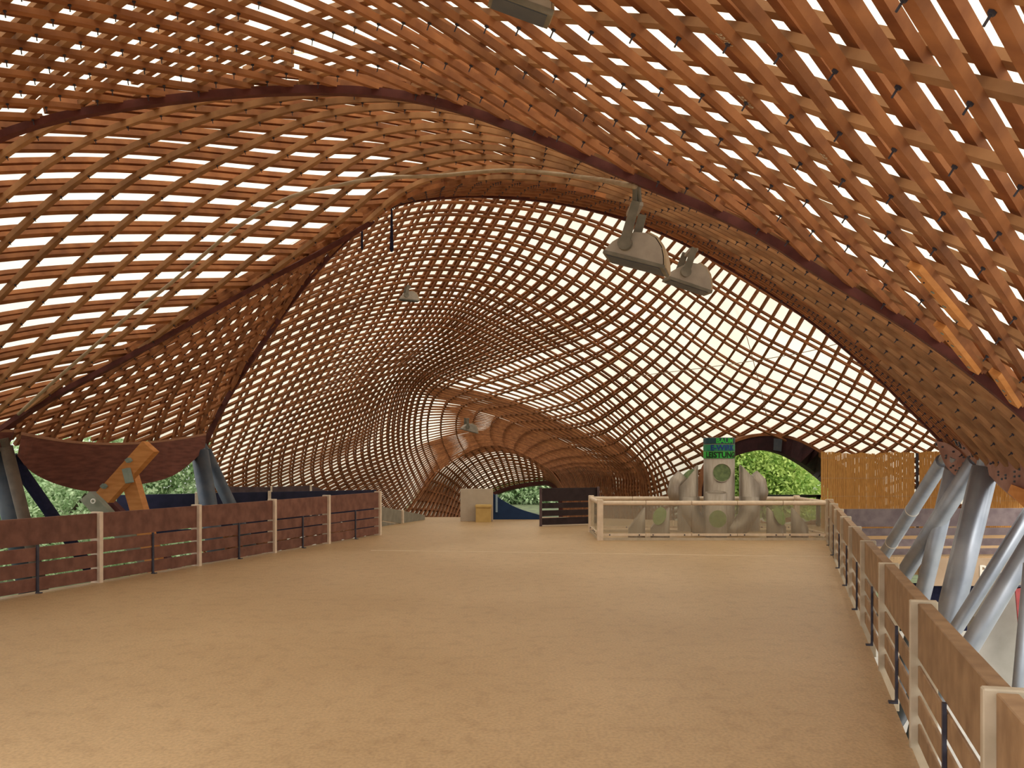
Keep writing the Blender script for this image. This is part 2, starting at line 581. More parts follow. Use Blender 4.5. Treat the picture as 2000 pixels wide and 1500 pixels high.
# ------------------------------------------------------------------ the timber shells
AX = Vector((0.262, 0.965, 0)).normalized()            # direction of the walkway
A1p = [(-700, 900, 9.0), (-560, 700, 9.1), (-300, 440, 9.3), (0, 262, 9.3), (300, 195, 9.2), (640, 172, 9.0), (900, 208, 8.7),
       (1240, 345, 8.4), (1475, 447, 8.2), (1615, 535, 8.1), (1807, 652, 8.0), (2000, 802, 7.9), (2130, 940, 7.8)]
CRp = [(-36, 870, 15.0), (35, 818, 15.1), (100, 778, 15.2), (300, 672, 15.3), (450, 588, 15.2), (560, 528, 15.0), (640, 486, 14.8), (720, 438, 14.4),
       (800, 385, 14.0), (900, 358, 13.6), (1000, 355, 13.2), (1150, 378, 12.5), (1300, 430, 11.9), (1450, 512, 11.3), (1600, 615, 10.7),
       (1750, 740, 10.1), (1880, 862, 9.6), (1915, 905, 9.5)]
Op = [(398, 878, 21.0), (432, 805, 20.8), (470, 740, 20.6), (560, 607, 20.0), (640, 508, 19.2), (720, 434, 18.2), (780, 399, 17.4), (870, 386, 16.4),
      (950, 384, 15.7), (1080, 395, 14.9), (1200, 422, 14.1), (1300, 458, 13.6), (1400, 510, 13.1), (1500, 570, 12.6), (1600, 640, 12.1),
      (1700, 724, 11.5), (1780, 802, 11.0), (1848, 872, 10.6), (1878, 910, 10.5)]
A1, CR, OO = arch(A1p), arch(CRp), arch(Op)

# near vault, swept back over the walkway
st = []
for t in (0, 1.3, 2.6, 3.9, 5.2, 6.5):
    st.append(A1 - np.array(AX)[None] * t - np.outer(np.interp(np.linspace(0, 1, 60), [0, 0.40, 0.56, 0.70, 1], [0.075, 0.075, 0.03, 0.0, -0.015]) * t, np.array([0, 0, 1.0])))
near = Patch(st, nr=90, nc=220, inside=(-1, 4, 1))

# middle vault: arch beam -> crease, bulging outwards between
w1 = 0.5
mid0 = A1 * (2 / 3) + CR * (1 / 3); mid1 = A1 * (1 / 3) + CR * (2 / 3)
ctr = np.array([-1.5, 12.0, 0.5])
def bulge(P, k):
    d = P - ctr; d /= np.linalg.norm(d, axis=1, keepdims=True)
    return P + d * k
kk = np.interp(np.linspace(0, 1, 60), [0, 0.15, 0.45, 0.7, 1.0], [0.05, 0.2, 0.2, 0.05, 0.0])[:, None]
middle = Patch([A1, bulge(mid0, kk), bulge(mid1, kk * 0.9), CR], nr=70, nc=220, inside=(-1, 12, 1))
em = CR * 0.5 + OO * 0.5
inner = Patch([CR, bulge(em, np.interp(np.linspace(0, 1, 60), [0, .2, .5, 1], [0.1, 0.25, 0.1, 0.0])[:, None]), OO], nr=40, nc=220, inside=(-1, 14, 1))

# big dome with the far tunnel
C_IMG = [
    [(540, 440), (850, 325), (1035, 335), (1200, 352), (1400, 412), (1470, 450), (1575, 505), (1735, 625), (1905, 755), (2060, 880)],
    [(440, 650), (745, 523), (925, 510), (1060, 553), (1195, 632), (1275, 682), (1405, 772), (1585, 848), (1740, 925), (1900, 1010)],
    [(370, 800), (672, 665), (840, 640), (915, 658), (1012, 706), (1145, 780), (1258, 880), (1300, 955), (1310, 1030), (1320, 1100)],
    [(340, 905), (600, 790), (735, 748), (800, 735), (880, 755), (1060, 808), (1222, 905), (1243, 965), (1250, 1030), (1255, 1100)],
    [(330, 990), (555, 900), (690, 848), (765, 812), (842, 796), (972, 818), (1165, 905), (1195, 960), (1200, 1030), (1205, 1100)],
    [(390, 1070), (570, 990), (690, 930), (766, 900), (838, 866), (957, 848), (1115, 905), (1150, 955), (1158, 1030), (1160, 1100)],
    [(560, 1130), (680, 1085), (765, 1035), (805, 990), (860, 918), (965, 870), (1070, 915), (1102, 962), (1110, 1030), (1112, 1090)],
]
C_DEP = [
    [21.5, 25.0, 26.0, 26.0, 25.0, 24.0, 23.0, 22.0, 20.5, 19.0],
    [23.0, 27.5, 29.0, 30.0, 31.0, 31.5, 31.5, 30.5, 29.0, 27.0],
    [25.0, 30.0, 32.0, 33.0, 34.0, 35.0, 36.5, 36.5, 36.0, 35.0],
    [28.0, 34.5, 38.5, 40.0, 40.5, 40.0, 39.5, 38.5, 38.0, 37.5],
    [32.0, 39.0, 43.5, 46.0, 47.0, 46.0, 43.5, 42.0, 41.0, 40.0],
    [37.0, 45.0, 52.0, 57.0, 60.0, 60.0, 56.0, 51.0, 48.0, 46.0],
    [44.0, 54.0, 64.0, 71.0, 77.0, 77.0, 72.0, 64.0, 58.0, 55.0],
]
net = [[U(x, y, d) for (x, y), d in zip(r, dd)] for r, dd in zip(C_IMG, C_DEP)]
dome = Patch(net, nr=150, nc=240, inside=(2, 22, 1))

T_IMG = [
    [(765, 1045), (805, 990), (860, 918), (910, 884), (965, 870), (1025, 884), (1070, 915), (1102, 962), (1108, 1030)],
    [(850, 1045), (868, 995), (893, 940), (930, 908), (980, 893), (1030, 900), (1072, 925), (1096, 962), (1102, 1030)],
    [(905, 1045), (915, 1010), (935, 978), (965, 962), (1000, 950), (1040, 943), (1075, 943), (1096, 968), (1100, 1030)],
]
T_DEP = [[64, 71, 77, 77.5, 77, 75, 72, 64, 58], [72, 77, 82, 83, 82, 81, 78, 70, 66], [78, 82, 87, 88, 87, 86, 83, 76, 72]]
tunnel = Patch([[U(x, y, d) for (x, y), d in zip(r, dd)] for r, dd in zip(T_IMG, T_DEP)], nr=40, nc=80, inside=(0, 45, 1))

# the doorway arch in the far wall of the dome
DOOR = [(1384, 1010), (1384, 945), (1397, 912), (1418, 888), (1447, 873), (1490, 864), (1535, 870), (1572, 886), (1604, 906), (1632, 930), (1650, 1010)]


def in_poly(x, y, poly):
    c = np.zeros(x.shape, bool)
    n = len(poly)
    for i in range(n):
        x1, y1 = poly[i]; x2, y2 = poly[(i + 1) % n]
        if y1 == y2: continue
        cond = ((y1 > y) != (y2 > y)) & (x < (x2 - x1) * (y - y1) / (y2 - y1) + x1)
        c ^= cond
    return c


def cut_dome(P):
    P = np.asarray(P)
    x = CX + F * P[:, 0] / P[:, 1]; y = HY - F * (P[:, 2] - EYE) / P[:, 1]
    return in_poly(x, y, DOOR) | (P[:, 2] < -2.9) | ((x < 404) & (y > 868))


LW, LH = 0.062, 0.052


def shell(patch, label, l1, l2, off, m1, m2, cut=None, w=LW, gap=0.03, bolt=0, memb=0.30, seg=0.3, step=2, jit=0.1, h=LH, o1=None, o2=None, cloth=None):
    sk = patch.skin('ceiling', memb, cloth or M_MEMB, cut=cut, step=step)
    tag(sk, label, 'roof', kind='structure')
    lay(patch, sk, l1, o1 or (off, off + 2 * h + gap), w, h, m1, cut=cut, seg=seg, jit=jit)
    lay(patch, sk, l2, o2 or (off + h, off + 3 * h + gap), w, h, m2, cut=cut, seg=seg, jit=jit)
    if bolt:
        bolts(patch, sk, crossings(l1, l2), l=bolt)
    return sk


N1A, N1S = -57, 0.33
n1, n2 = diag_lines(near, N1A, N1S), diag_lines(near, 36, 0.60)
# closer-set laths over the left half of the vault
n2 += [l for l in ((a, b, a + (c - a) * k, b + (d - b) * k) for (a, b, c, d, k) in ((l[0], l[1], l[2], l[3], min(1.0, (0.50 - l[1]) / (l[3] - l[1]))) for l in diag_lines(near, 36, 0.60, shift=0.30)) if k > 0.05)]
near_sk = shell(near, 'timber lattice vault over the walkway, nearest shell above the dark arch beam', n1, n2, 0.0, M_LATH, M_LATH2, bolt=0.05, h=0.045, w=0.067, gap=0.02)
m1, m2 = diag_lines(middle, -14, 0.46), diag_lines(middle, 50, 0.385)
mid_sk = shell(middle, 'timber lattice vault just beyond the dark arch beam, with a conduit along it', m1, m2, 0.0, M_LATH2, M_LATH, bolt=0.04, h=0.058, w=0.074, o1=(0.0,), o2=(0.058, 0.14))
i1, i2 = diag_lines(inner, -12, 0.36), diag_lines(inner, 50, 0.30)
inn_sk = shell(inner, 'timber lattice band around the opening into the dome', i1, i2, 0.0, M_LATH, M_LATH, bolt=0.04, h=0.058, w=0.070, o1=(0.0, 0.125), o2=(0.058, 0.185))


def iso(counts, total):
    v = []
    for i, n in enumerate(counts):
        v += [(i + k / n) / total for k in range(n)]
    return v + [1.0]


rows = iso([8, 7, 7, 9, 13, 18], 6)
cols = iso([8, 7, 6, 7, 4, 6, 7, 7, 6], 9)
d1 = [(r, 0, r, 1) for r in rows]
d2 = [(0, c, 1, c) for c in cols]
dome_sk = shell(dome, 'tall timber lattice dome with white membrane seen through the arched opening', d1, d2, 0.0, M_LATH, M_LATH, cut=cut_dome, w=0.068, memb=0.34, seg=0.28, step=1, h=0.055, gap=0.04, cloth=M_MEMB_DIM)
# the collar where the dome rises from the opening
bd = np.concatenate([dome.G[75:0:-1, 0], dome.G[0]], 0)
Lb_ = np.concatenate([[0], np.cumsum(np.linalg.norm(np.diff(bd, axis=0), axis=1))])
bd = np.stack([np.interp(np.linspace(0, Lb_[-1], 60), Lb_, bd[:, k]) for k in range(3)], 1)
collar = Patch([OO, OO * 0.5 + bd * 0.5 + np.array([0, 0, 0.25])[None], bd], nr=30, nc=120, inside=(0, 18, 1))
c1, c2 = diag_lines(collar, -20, 0.7), diag_lines(collar, 50, 0.7)
shell(collar, 'lattice collar joining the arched opening to the dome above', c1, c2, 0.0, M_LATH, M_LATH, memb=0.30, cloth=M_MEMB_DIM, o1=(0.0,), o2=(0.055,))
t1 = [(r, 0, r, 1) for r in np.linspace(0, 1, 17)]
t2 = [(0, c, 1, c) for c in np.linspace(0, 1, 34)]
tun_sk = shell(tunnel, 'small dark lattice vault at the end of the far tunnel', t1, t2, 0.0, M_LATH, M_LATH, w=0.12, memb=0.36, seg=0.5, step=1, h=0.07, cloth=M_MEMB_DIM)

# edge beams belonging to the shells
edge_bar('edge_beam', A1, near.N[0][np.linspace(0, 219, 60).astype(int)], 0.09, 0.07, -0.055, M_EDGE, near_sk)
kx = np.linspace(0, 219, 60).astype(int)
edge_bar('edge_beam', CR[:26], inner.N[0][kx][:26], 0.16, 0.07, -0.03, M_EDGE, inn_sk)
edge_bar('edge_beam', OO, inner.N[-1][kx], 0.07, 0.09, -0.02, M_EDGE, inn_sk)
ends = tunnel.G[-1]
edge_bar('edge_beam', ends, tunnel.N[-1], 0.2, 0.35, -0.3, M_EDGE, tun_sk)

# ------------------------------------------------------------------ floor, ground
def lline(y): return -5.466 + (y - 13.58) * 0.312
def rline(y): return 2.22 + (y - 5.55) * 0.2735
mb = MB()
deck = [(lline(-5) - 0.15, -5), (rline(-5) - .02, -5), (rline(20.4) - .02, 20.4), (9.0, 20.4), (9.0, 24.5), (4.6, 27.0), (1.5, 28.7), (-3.6, 28.7), (-3.2, 25.0), (lline(22.1) - .15, 22.1)]
mb.prism([(x, y, 0) for x, y in deck], (0, 0, -0.35))
floor = mb.build('floor', M_FLOOR, fix=True)
tag(floor, 'sand coloured walkway deck', 'floor', kind='structure')
mb = MB()
a, b = Vector((lline(18.2) + 1.5, 18.3, 0.001)), Vector((rline(17.2) - .1, 17.1, 0.001))
mb.obox(a, b - a, (0, 0.045, 0), (0, 0, 0.003))
tag(mb.build('trim_1', M_JOINT), 'thin pale joint strip across the walkway', 'trim', kind='structure')
mb = MB(); mb.box(-120, 120, -60, 160, -3.2, -3.0)
tag(mb.build('ground', M_GROUND), 'dark earth below the raised walkway', 'ground', kind='structure')


# ------------------------------------------------------------------ fences
def fence(name, label, pts, out, mb_board, mb_post, bars=True, post_top=0.92, group=None, boards=((0.03, 0.185), (0.212, 0.372), (0.40, 0.562), (0.59, 0.92)), first=True, last=True, post_w=0.07, z0=0.0, bt=0.045, bt_top=0.045):
    pts = [Vector((p[0], p[1], p[2] if len(p) > 2 else 0.0)) for p in pts]
    root = empty(name, pts[0])
    tag(root, label, 'fence', group)
    out = Vector(out).normalized()
    for k, p in enumerate(pts):
        if (k == 0 and not first) or (k == len(pts) - 1 and not last): continue
        q = pts[min(k + 1, len(pts) - 1)] - pts[max(k - 1, 0)]
        q.z = 0; q.normalize()
        m = MB()
        m.cbox(p - q * post_w / 2 - out * 0.03 + Vector((0, 0, z0)), q * post_w, out * 0.15, Vector((0, 0, post_top + 0.02 - z0)), 0.006)
        m.build('post', mb_post, root)
    for k in range(len(pts) - 1):
        a, b = pts[k], pts[k + 1]
        d = b - a
        u = d.normalized()
        a2, b2 = a + u * (post_w / 2 + 0.004), b - u * (post_w / 2 + 0.004)
        for (lo, hi) in boards:
            m = MB()
            j = random.uniform(-0.004, 0.004)
            m.cbox(a2 + out * 0.012 + Vector((0, 0, lo + j)), b2 - a2, out * (bt_top if hi == boards[-1][1] else bt), Vector((0, 0, hi - lo)), 0.004)
            m.build('board', mb_board, root)
        if bars:
            c = (a + b) / 2
            m = MB()
            m.obox(c - u * 0.018 - out * 0.008, u * 0.036, out * 0.018, (0, 0, boards[-1][0]))
            m.obox(c - u * 0.03 - out * 0.05, u * 0.06, out * 0.06, (0, 0, 0.012))
            m.obox(c - u * 0.022 - out * 0.010, u * 0.044, out * 0.02, (0, 0, 0.02))
            m.build('flat_bar', M_IRON, root)
    return root


LP = [(-6.92, 9.25), (-6.18, 11.45), (-5.466, 13.58), (-4.77, 15.71), (-4.13, 17.84), (-3.44, 19.76), (-2.84, 22.0)]
LP = [(lline(y), y) for _, y in LP]
fence('plank_fence', 'red-brown plank fence with cream posts along the far side of the walkway', LP, (-0.954, 0.298, 0), M_FENCE_L, M_POST)
RY = [1.45, 3.62, 5.85, 7.95, 10.1, 12.2, 14.3, 16.4, 18.4, 20.35]
fence('plank_fence', 'tan plank fence with grey-cream posts in front of the steel tubes', [(rline(y), y) for y in RY], (0.965, -0.264, 0), M_FENCE_R, M_POST_R, post_w=0.06, post_top=0.82, z0=-0.3, bt=0.016, bt_top=0.075, boards=((0.035, 0.14), (0.19, 0.30), (0.35, 0.47), (0.52, 0.83)))
# fences behind the left one, around the stair hole
p0, p1 = U(225, 1050, 20.4), U(738, 1040, 23.8)
fence('plank_fence', 'dark plank fence behind the red-brown one, in shadow below the bent beam', [(p0.x, p0.y), (p0.x * .72 + p1.x * .28, p0.y * .72 + p1.y * .28), (p0.x * .45 + p1.x * .55, p0.y * .45 + p1.y * .55), (p1.x, p1.y)], (0.2, -1, 0), mat('shadow_board', (0.012, 0.013, 0.035), (0.02, 0.02, 0.05), scale=6), M_POST, bars=False, first=False, last=False)  # shadow under the bent beam is put into the near-black board colour
g0, g1, g2 = U(432, 1030, 24.6), U(530, 1030, 26.0), U(607, 1030, 27.2)
g3 = U(680, 1030, 28.0)
fence('plank_fence', 'short distant fence of wide boards with two cream posts, against the dome foot', [(g0.x, g0.y, 0.05), (g1.x, g1.y, 0.0), (g2.x, g2.y, 0.0), (g3.x, g3.y, -0.35)], (-0.2, 1, 0), M_FENCE_D, M_POST, bars=False, first=False, last=False)
h0, h1, h2 = U(742, 1030, 24.6), U(786, 1030, 26.0), U(832, 1030, 27.5)
fence('plank_fence', 'low grey ramp fence sloping down beyond the corner post', [(h0.x, h0.y, -0.42), (h1.x, h1.y, -0.60), (h2.x, h2.y, -0.80)], (-0.9, 0.3, 0), mat('grey_board', (0.22, 0.20, 0.16), (0.28, 0.26, 0.21), scale=6), M_POST, bars=False, first=False, last=False)
# dark gate-like fence at the end of the deck
e0, e1 = U(1056, 1028, 24.9), U(1168, 1028, 25.6)
em_ = (e0 + e1) / 2
fence('plank_fence', 'nearly black plank fence between the blue panel and the glazed railing', [(e0.x, e0.y), (e1.x, e1.y)], (0, -1, 0), mat('black_board', (0.020, 0.011, 0.013), (0.034, 0.02, 0.022), scale=6), M_FENCE_D, bars=False, boards=((0.03, 0.20), (0.245, 0.385), (0.43, 0.56), (0.60, 0.92)))
# fence of the side platform on the right
fr0 = [(U(1646, 1090, 17.2).x, 17.2), (U(1880, 1090, 17.4).x, 17.4), (U(2130, 1090, 17.6).x, 17.6)]
fence('plank_fence', 'dark slatted fence on the side platform below the reed screens', fr0, (0, -1, 0), mat('grey_purple_board', (0.13, 0.095, 0.10), (0.19, 0.145, 0.145), scale=6, rnd=.1), M_FENCE_D, bars=False, boards=((0.02, 0.12), (0.17, 0.29), (0.345, 0.47), (0.50, 0.80)), post_top=0.78)
m = MB(); m.prism([(max(fr0[0][0], rline(17.15) + .12), 17.15, 0), (13, 17.15, 0), (13, 25.5, 0), (9.02, 25.5, 0), (9.02, 20.38, 0), (rline(20.38) + .12, 20.38, 0)], (0, 0, -0.3))
tag(m.build('side_platform', M_FLOOR, fix=True), 'sand coloured side platform behind the steel tubes', 'platform', kind='structure')
# wall below the platform with a painted letter
wl = MB(); wl.box(U(1800, 0, 17.0).x, 13, 17.0, 17.15, -0.47, -0.02)
wall = wl.build('wall_right', M_TANWALL)
tag(wall, 'tan wall panel with a white letter below the side platform', 'wall', kind='structure')


def text_mesh(txt, size, bold=0.0, extr=0.002):
    cu = bpy.data.curves.new('txt', 'FONT')
    cu.body = txt; cu.size = size; cu.extrude = extr; cu.offset = bold; cu.resolution_u = 3
    o = bpy.data.objects.new('txt', cu)
    COL.objects.link(o)
    bpy.context.view_layer.update()
    me = bpy.data.meshes.new_from_object(o.evaluated_get(bpy.context.evaluated_depsgraph_get()))
    bpy.data.objects.remove(o); bpy.data.curves.remove(cu)
    return me


def place_text(name, txt, size, m, parent, origin, ex, ey, bold=0.0, extr=0.002):
    me = text_mesh(txt, size, bold, extr)
    ex, ey = Vector(ex).normalized(), Vector(ey).normalized()
    ez = ex.cross(ey)
    for v in me.vertices:
        v.co = Vector(origin) + ex * v.co.x + ey * v.co.y + ez * v.co.z
    me.materials.append(m)
    o = bpy.data.objects.new(name, me)
    COL.objects.link(o)
    o.parent = parent
    if parent.type == 'EMPTY':
        o.matrix_parent_inverse = Matrix.Translation(-Vector(parent.location))
    return o


place_text('letter', 'R', 0.27, M_LETTER, wall, U(1912, 1126, 16.99), (1, 0, 0), (0, 0, 1), bold=0.006)
m = MB(); m.box(U(1780, 0, 16.9).x, 13, 17.3, 17.4, -3, -0.47)
tag(m.build('wall_right', M_NAVY), 'navy panel under the tan wall', 'wall', kind='structure')
m = MB(); m.strip([U(1905, 1205, 12.2), U(1960, 1120, 12.2), U(2100, 1120, 12.2)], [U(1890, 1500, 12.2), U(1960, 1500, 12.2), U(2100, 1500, 12.2)], (0, 0.2, 0))
tag(m.build('wall_right', M_CONC, fix=True), 'grey concrete wall behind the near steel tubes', 'wall', kind='structure')
sg = empty('hanging_sign', U(1995, 1230, 11.6)); tag(sg, 'dark red banner on the grey concrete wall', 'sign')
m = MB(); m.prism([U(1983, 1148, 11.9), U(2030, 1140, 11.9), U(2030, 1232, 11.9), U(1990, 1230, 11.9)], (0, 0.02, 0)); m.build('cloth', M_RED, sg, fix=True)
m = MB(); m.obox(U(1981, 1150, 11.9), (0.32, 0, 0.04), (0, 0.03, 0), (0, 0, 0.03)); m.build('rail', M_IRON, sg)

# ------------------------------------------------------------------ reed screens
def reeds(label, x0, x1, ytop, ybot, d, jag=4):
    a, b = U(x0, ybot, d), U(x1, ybot, d)
    a.z = b.z = 0.0
    top = U(x0, ytop, d).z
    n = int((b.x - a.x) / 0.016)
    root = empty('reed_screen', (a.x, a.y, a.z)); tag(root, label, 'screen')
    m = MB()
    hh = 0
    for k in range(n):
        x = a.x + (b.x - a.x) * k / n
        if k % 5 == 0: hh = 0.7 * hh + random.uniform(-1, 1) * 0.02
        h = top - a.z + hh + random.uniform(-0.012, 0.012) + 0.015 * math.sin(k * 0.13)
        y = d + random.uniform(-0.006, 0.006)
        m.tube([(x, y, a.z), (x + random.uniform(-.004, .004), y, a.z + h)], 0.0095, n=5)
    o = m.build('reeds', M_REED, root); tag(o, kind='stuff')
    for f in (0.42, 0.66, 0.93):
        m = MB(); z = a.z + (top - a.z) * f
        m.tube([(a.x, d - 0.012, z), (b.x, d - 0.012, z)], 0.003, n=4); m.build('wire', M_CONDUIT, root)
    return root


reeds('wide orange reed screen beside the arched doorway', 1604, 1787, 884, 996, 24.3)
reeds('narrow reed screen behind the tops of the steel tubes', 1796, 1840, 884, 996, 24.3)
reeds('reed screen partly hidden below the riveted beam', 1905, 2080, 905, 996, 24.3)
m = MB(); m.tube([U(1791, 885, 24.4), (U(1792, 885, 24.4).x, 24.4, 0)], 0.035, n=8)
tag(m.build('screen_pole', M_IRON), 'thin dark pole in the gap between two reed screens', 'pole')

# ------------------------------------------------------------------ edge beams on the ground supports
def curve3(pts, n=24):
    return [Vector(p) for p in cr1(np.array([U(*p) for p in pts]), n)]


bl = empty('bent_edge_beam', U(40, 920, 15.6)); tag(bl, 'bent red-brown edge beam carrying the shell above the cream-post fence', 'beam')
tp = curve3([(42, 848, 15.0), (90, 857, 15.7), (150, 865, 16.5), (220, 868, 17.5), (290, 865, 18.5), (350, 858, 19.5), (403, 849, 20.4)])
bt = curve3([(34, 890, 15.0), (62, 922, 15.7), (115, 947, 16.5), (185, 960, 17.5), (265, 948, 18.5), (340, 928, 19.5), (400, 880, 20.4)])
m = MB(); m.strip(tp, bt, (-0.05, 0.15, 0)); m.build('panel', M_BEAM, bl, fix=True)
m = MB(); m.strip([p + Vector((0, -0.02, 0.03)) for p in tp], [p + Vector((0, -0.02, -0.01)) for p in tp], (-0.06, 0.22, 0)); m.build('capping', mat('capping_wood', (0.34, 0.16, 0.09), (0.42, 0.21, 0.12), scale=5), bl, fix=True)
b2 = empty('bent_edge_beam', U(-60, 890, 15.0)); tag(b2, 'end of a second bent beam cut off by the picture edge', 'beam')
tp = curve3([(-160, 850, 14.6), (-60, 843, 14.8), (26, 843, 15.1)], 10); bt = curve3([(-160, 930, 14.6), (-60, 915, 14.8), (14, 872, 15.1)], 10)
m = MB(); m.strip(tp, bt, (-0.05, 0.15, 0)); m.build('panel', M_BEAM, b2, fix=True)
m = MB(); m.strip([p + Vector((0, -0.02, 0.03)) for p in tp], [p + Vector((0, -0.02, -0.01)) for p in tp], (-0.06, 0.22, 0)); m.build('capping', MATS['capping_wood'], b2, fix=True)

br = empty('riveted_edge_beam', U(1960, 960, 9.0)); tag(br, 'riveted pinkish-brown edge beam carrying the shell above the steel tubes', 'beam')
def plate(name, tpts, bpts, m_, thick, n=16):
    t, b = curve3(tpts, n), curve3(bpts, n)
    q = MB(); q.strip(t, b, thick); return q.build(name, m_, br, fix=True), t, b
_, ta, ba = plate('end_plate', [(1826, 861, 10.3), (1850, 866, 10.2), (1872, 880, 10.1), (1892, 893, 10.0)], [(1836, 885, 10.3), (1846, 908, 10.2), (1862, 926, 10.1), (1872, 930, 10.0)], M_RUST, (0.06, 0.14, 0))
_, tb, bb = plate('main_plate', [(1866, 860, 9.8), (1895, 869, 9.6), (1935, 872, 9.3), (1970, 867, 9.0), (2010, 856, 8.7), (2080, 840, 8.3), (2180, 850, 7.8)], [(1870, 870, 9.8), (1905, 905, 9.6), (1940, 935, 9.3), (1968, 962, 9.0), (2010, 992, 8.7), (2080, 1015, 8.3), (2180, 1010, 7.8)], M_RUST, (0.06, 0.16, 0), n=26)
plate('repair_block', [(1975, 946, 8.85), (2010, 960, 8.6), (2060, 985, 8.3)], [(1968, 962, 8.85), (2010, 1000, 8.6), (2060, 1040, 8.3)], M_FRESH, (0.05, 0.1, 0), n=6)
m = MB()
for t, b, n in ((ta, ba, 14), (tb, bb, 60)):
    for k in range(n):
        i = random.randrange(0, len(t) - 1); s = random.uniform(0.12, 0.9)
        p = t[i].lerp(b[i], s)
        m.tube([p - Vector((0.0, 0.012, 0)), p + Vector((0, 0.01, 0))], 0.011, n=6)
tag(m.build('rivet', M_STEEL_D, br), kind='stuff')
m = MB(); m.strip(curve3([(1790, 790, 10.6), (1840, 838, 10.3), (1900, 897, 9.9)], 6), curve3([(1795, 803, 10.6), (1838, 846, 10.3), (1896, 902, 9.9)], 6), (0.03, 0.08, 0)); m.build('edge_strip', M_BEAM, br, fix=True)

# steel tubes
def strut(x0, y0, x1, y1, d0, d1, wpx, mm, label, group, zmin=-1.2, rings=()):
    a, b = U(x0, y0, d0), U(x1, y1, d1)
    r = wpx * (d0 + d1) / 2 / F / 2
    e = a + (b - a) * ((zmin - a.z) / (b.z - a.z))
    root = empty('steel_tube', e); tag(root, label, 'tube', group)
    q = MB(); q.tube([a, e], r, n=20); q.build('shaft', mm, root, smooth=False)
    u = (e - a).normalized()
    q = MB(); q.tube([e - u * 0.03, e - u * 0.005], r * 1.6, n=20); q.build('base_flange', mm, root)
    q = MB(); q.tube([a - u * 0.12, a + u * 0.02], r * 0.7, n=16); q.build('head', mm, root)
    for f in rings:
        p = a.lerp(b, f); q = MB(); q.tube([p - u * 0.008, p + u * 0.008], r * 1.05, n=20); q.build('cable_tie', M_LETTER, root)
    for o in root.children:
        if o.name.startswith(('shaft', 'cable')):
            for pl in o.data.polygons:
                pl.use_smooth = len(pl.vertices) == 4


GT = 'steel tubes under the riveted beam'
strut(1842, 900, 1724, 1088, 10.6, 13.0, 26, M_STEEL, 'slender steel tube with white cable ties, furthest from the near fence end', GT, rings=(0.46, 0.82))
strut(1862, 915, 1800, 1170, 10.2, 10.8, 32, M_STEEL, 'steel tube standing behind the thick leaning one, second behind the fence', GT)
strut(1908, 898, 1757, 1135, 9.7, 11.3, 34, M_STEEL, 'leaning tan-lit steel tube crossing in front of its neighbours', GT)
strut(1924, 915, 1852, 1212, 9.5, 9.4, 50, M_STEEL, 'thickest upright steel tube in the middle of the bundle', GT)
strut(2030, 970, 1862, 1236, 8.9, 9.0, 27, M_STEEL, 'dark-sided leaning steel tube before the painted letter', GT)
strut(2062, 980, 1892, 1266, 8.5, 8.6, 38, M_STEEL, 'bright leaning steel tube closest to the grey concrete wall', GT)
strut(2010, 1100, 1988, 1345, 8.0, 8.0, 22, M_STEEL, 'steel tube cut off by the picture edge above the nearest post', GT)
GL = 'dark tubes under the bent beam'
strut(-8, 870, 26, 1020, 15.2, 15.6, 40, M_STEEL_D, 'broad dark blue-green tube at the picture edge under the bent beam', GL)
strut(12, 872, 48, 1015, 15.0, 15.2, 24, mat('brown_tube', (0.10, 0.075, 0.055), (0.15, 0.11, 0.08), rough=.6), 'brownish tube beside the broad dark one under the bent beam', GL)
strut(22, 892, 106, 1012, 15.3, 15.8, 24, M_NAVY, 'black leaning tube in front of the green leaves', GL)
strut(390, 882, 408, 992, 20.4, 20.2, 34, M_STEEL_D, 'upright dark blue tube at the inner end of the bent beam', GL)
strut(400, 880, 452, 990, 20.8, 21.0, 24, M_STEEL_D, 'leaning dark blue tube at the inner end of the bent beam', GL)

m = MB(); m.prism([(rline(1) + .3, 1, -1.2), (14, 1, -1.2), (14, 16.9, -1.2), (rline(16.9) + .3, 16.9, -1.2)], (0, 0, -0.3))
tag(m.build('paving', mat('pale_paving', (0.42, 0.40, 0.36), (0.52, 0.50, 0.45), scale=2.5, rough=.85), fix=True), 'pale concrete paving beside the raised walkway', 'paving', kind='structure')
m = MB(); m.prism([(lline(6) - .5, 6, -1.2), (lline(24) - .5, 24, -1.2), (-16, 24, -1.2), (-16, 6, -1.2)], (0, 0, -0.3))
tag(m.build('paving', M_GROUND, fix=True), 'grassy ground under the bent beam', 'ground', kind='structure')
# timber prop under the bent beam
pr = empty('timber_prop', U(268, 1060, 15.4)); tag(pr, 'fresh orange timber prop with a metal plate against the bent beam', 'prop')
def bar(name, a, b, wdt, thick, mm, parent):
    a, b = Vector(a), Vector(b); u = (b - a).normalized()
    s = u.cross(Vector((0, 1, 0))).normalized() * wdt
    q = MB(); q.obox(a - s / 2, b - a, s, Vector((0.05, thick, 0))); return q.build(name, mm, parent, fix=True)
bar('brace', U(199, 972, 16.3), U(289, 872, 16.3), 0.25, 0.12, M_FRESH, pr)
q0, q1 = U(246, 925, 16.45), U(268, 1000, 16.45)
q1 = q0 + (q1 - q0) * ((-1.2 - q0.z) / (q1.z - q0.z))
bar('post', q0, q1, 0.22, 0.12, M_FRESH, pr)
bar('plate', U(243, 915, 16.27), U(250, 943, 16.27), 0.09, 0.01, M_PLATE, pr)
bar('bolt_plate', U(246, 896, 16.27), U(250, 902, 16.27), 0.06, 0.01, M_PLATE, pr)
bar('bolt_plate', U(197, 947, 16.27), U(202, 952, 16.27), 0.06, 0.01, M_PLATE, pr)
gp = empty('anchor_post', U(190, 1010, 16.2)); tag(gp, 'grey-green leaning anchor post with a pale ring under the bent beam', 'post')
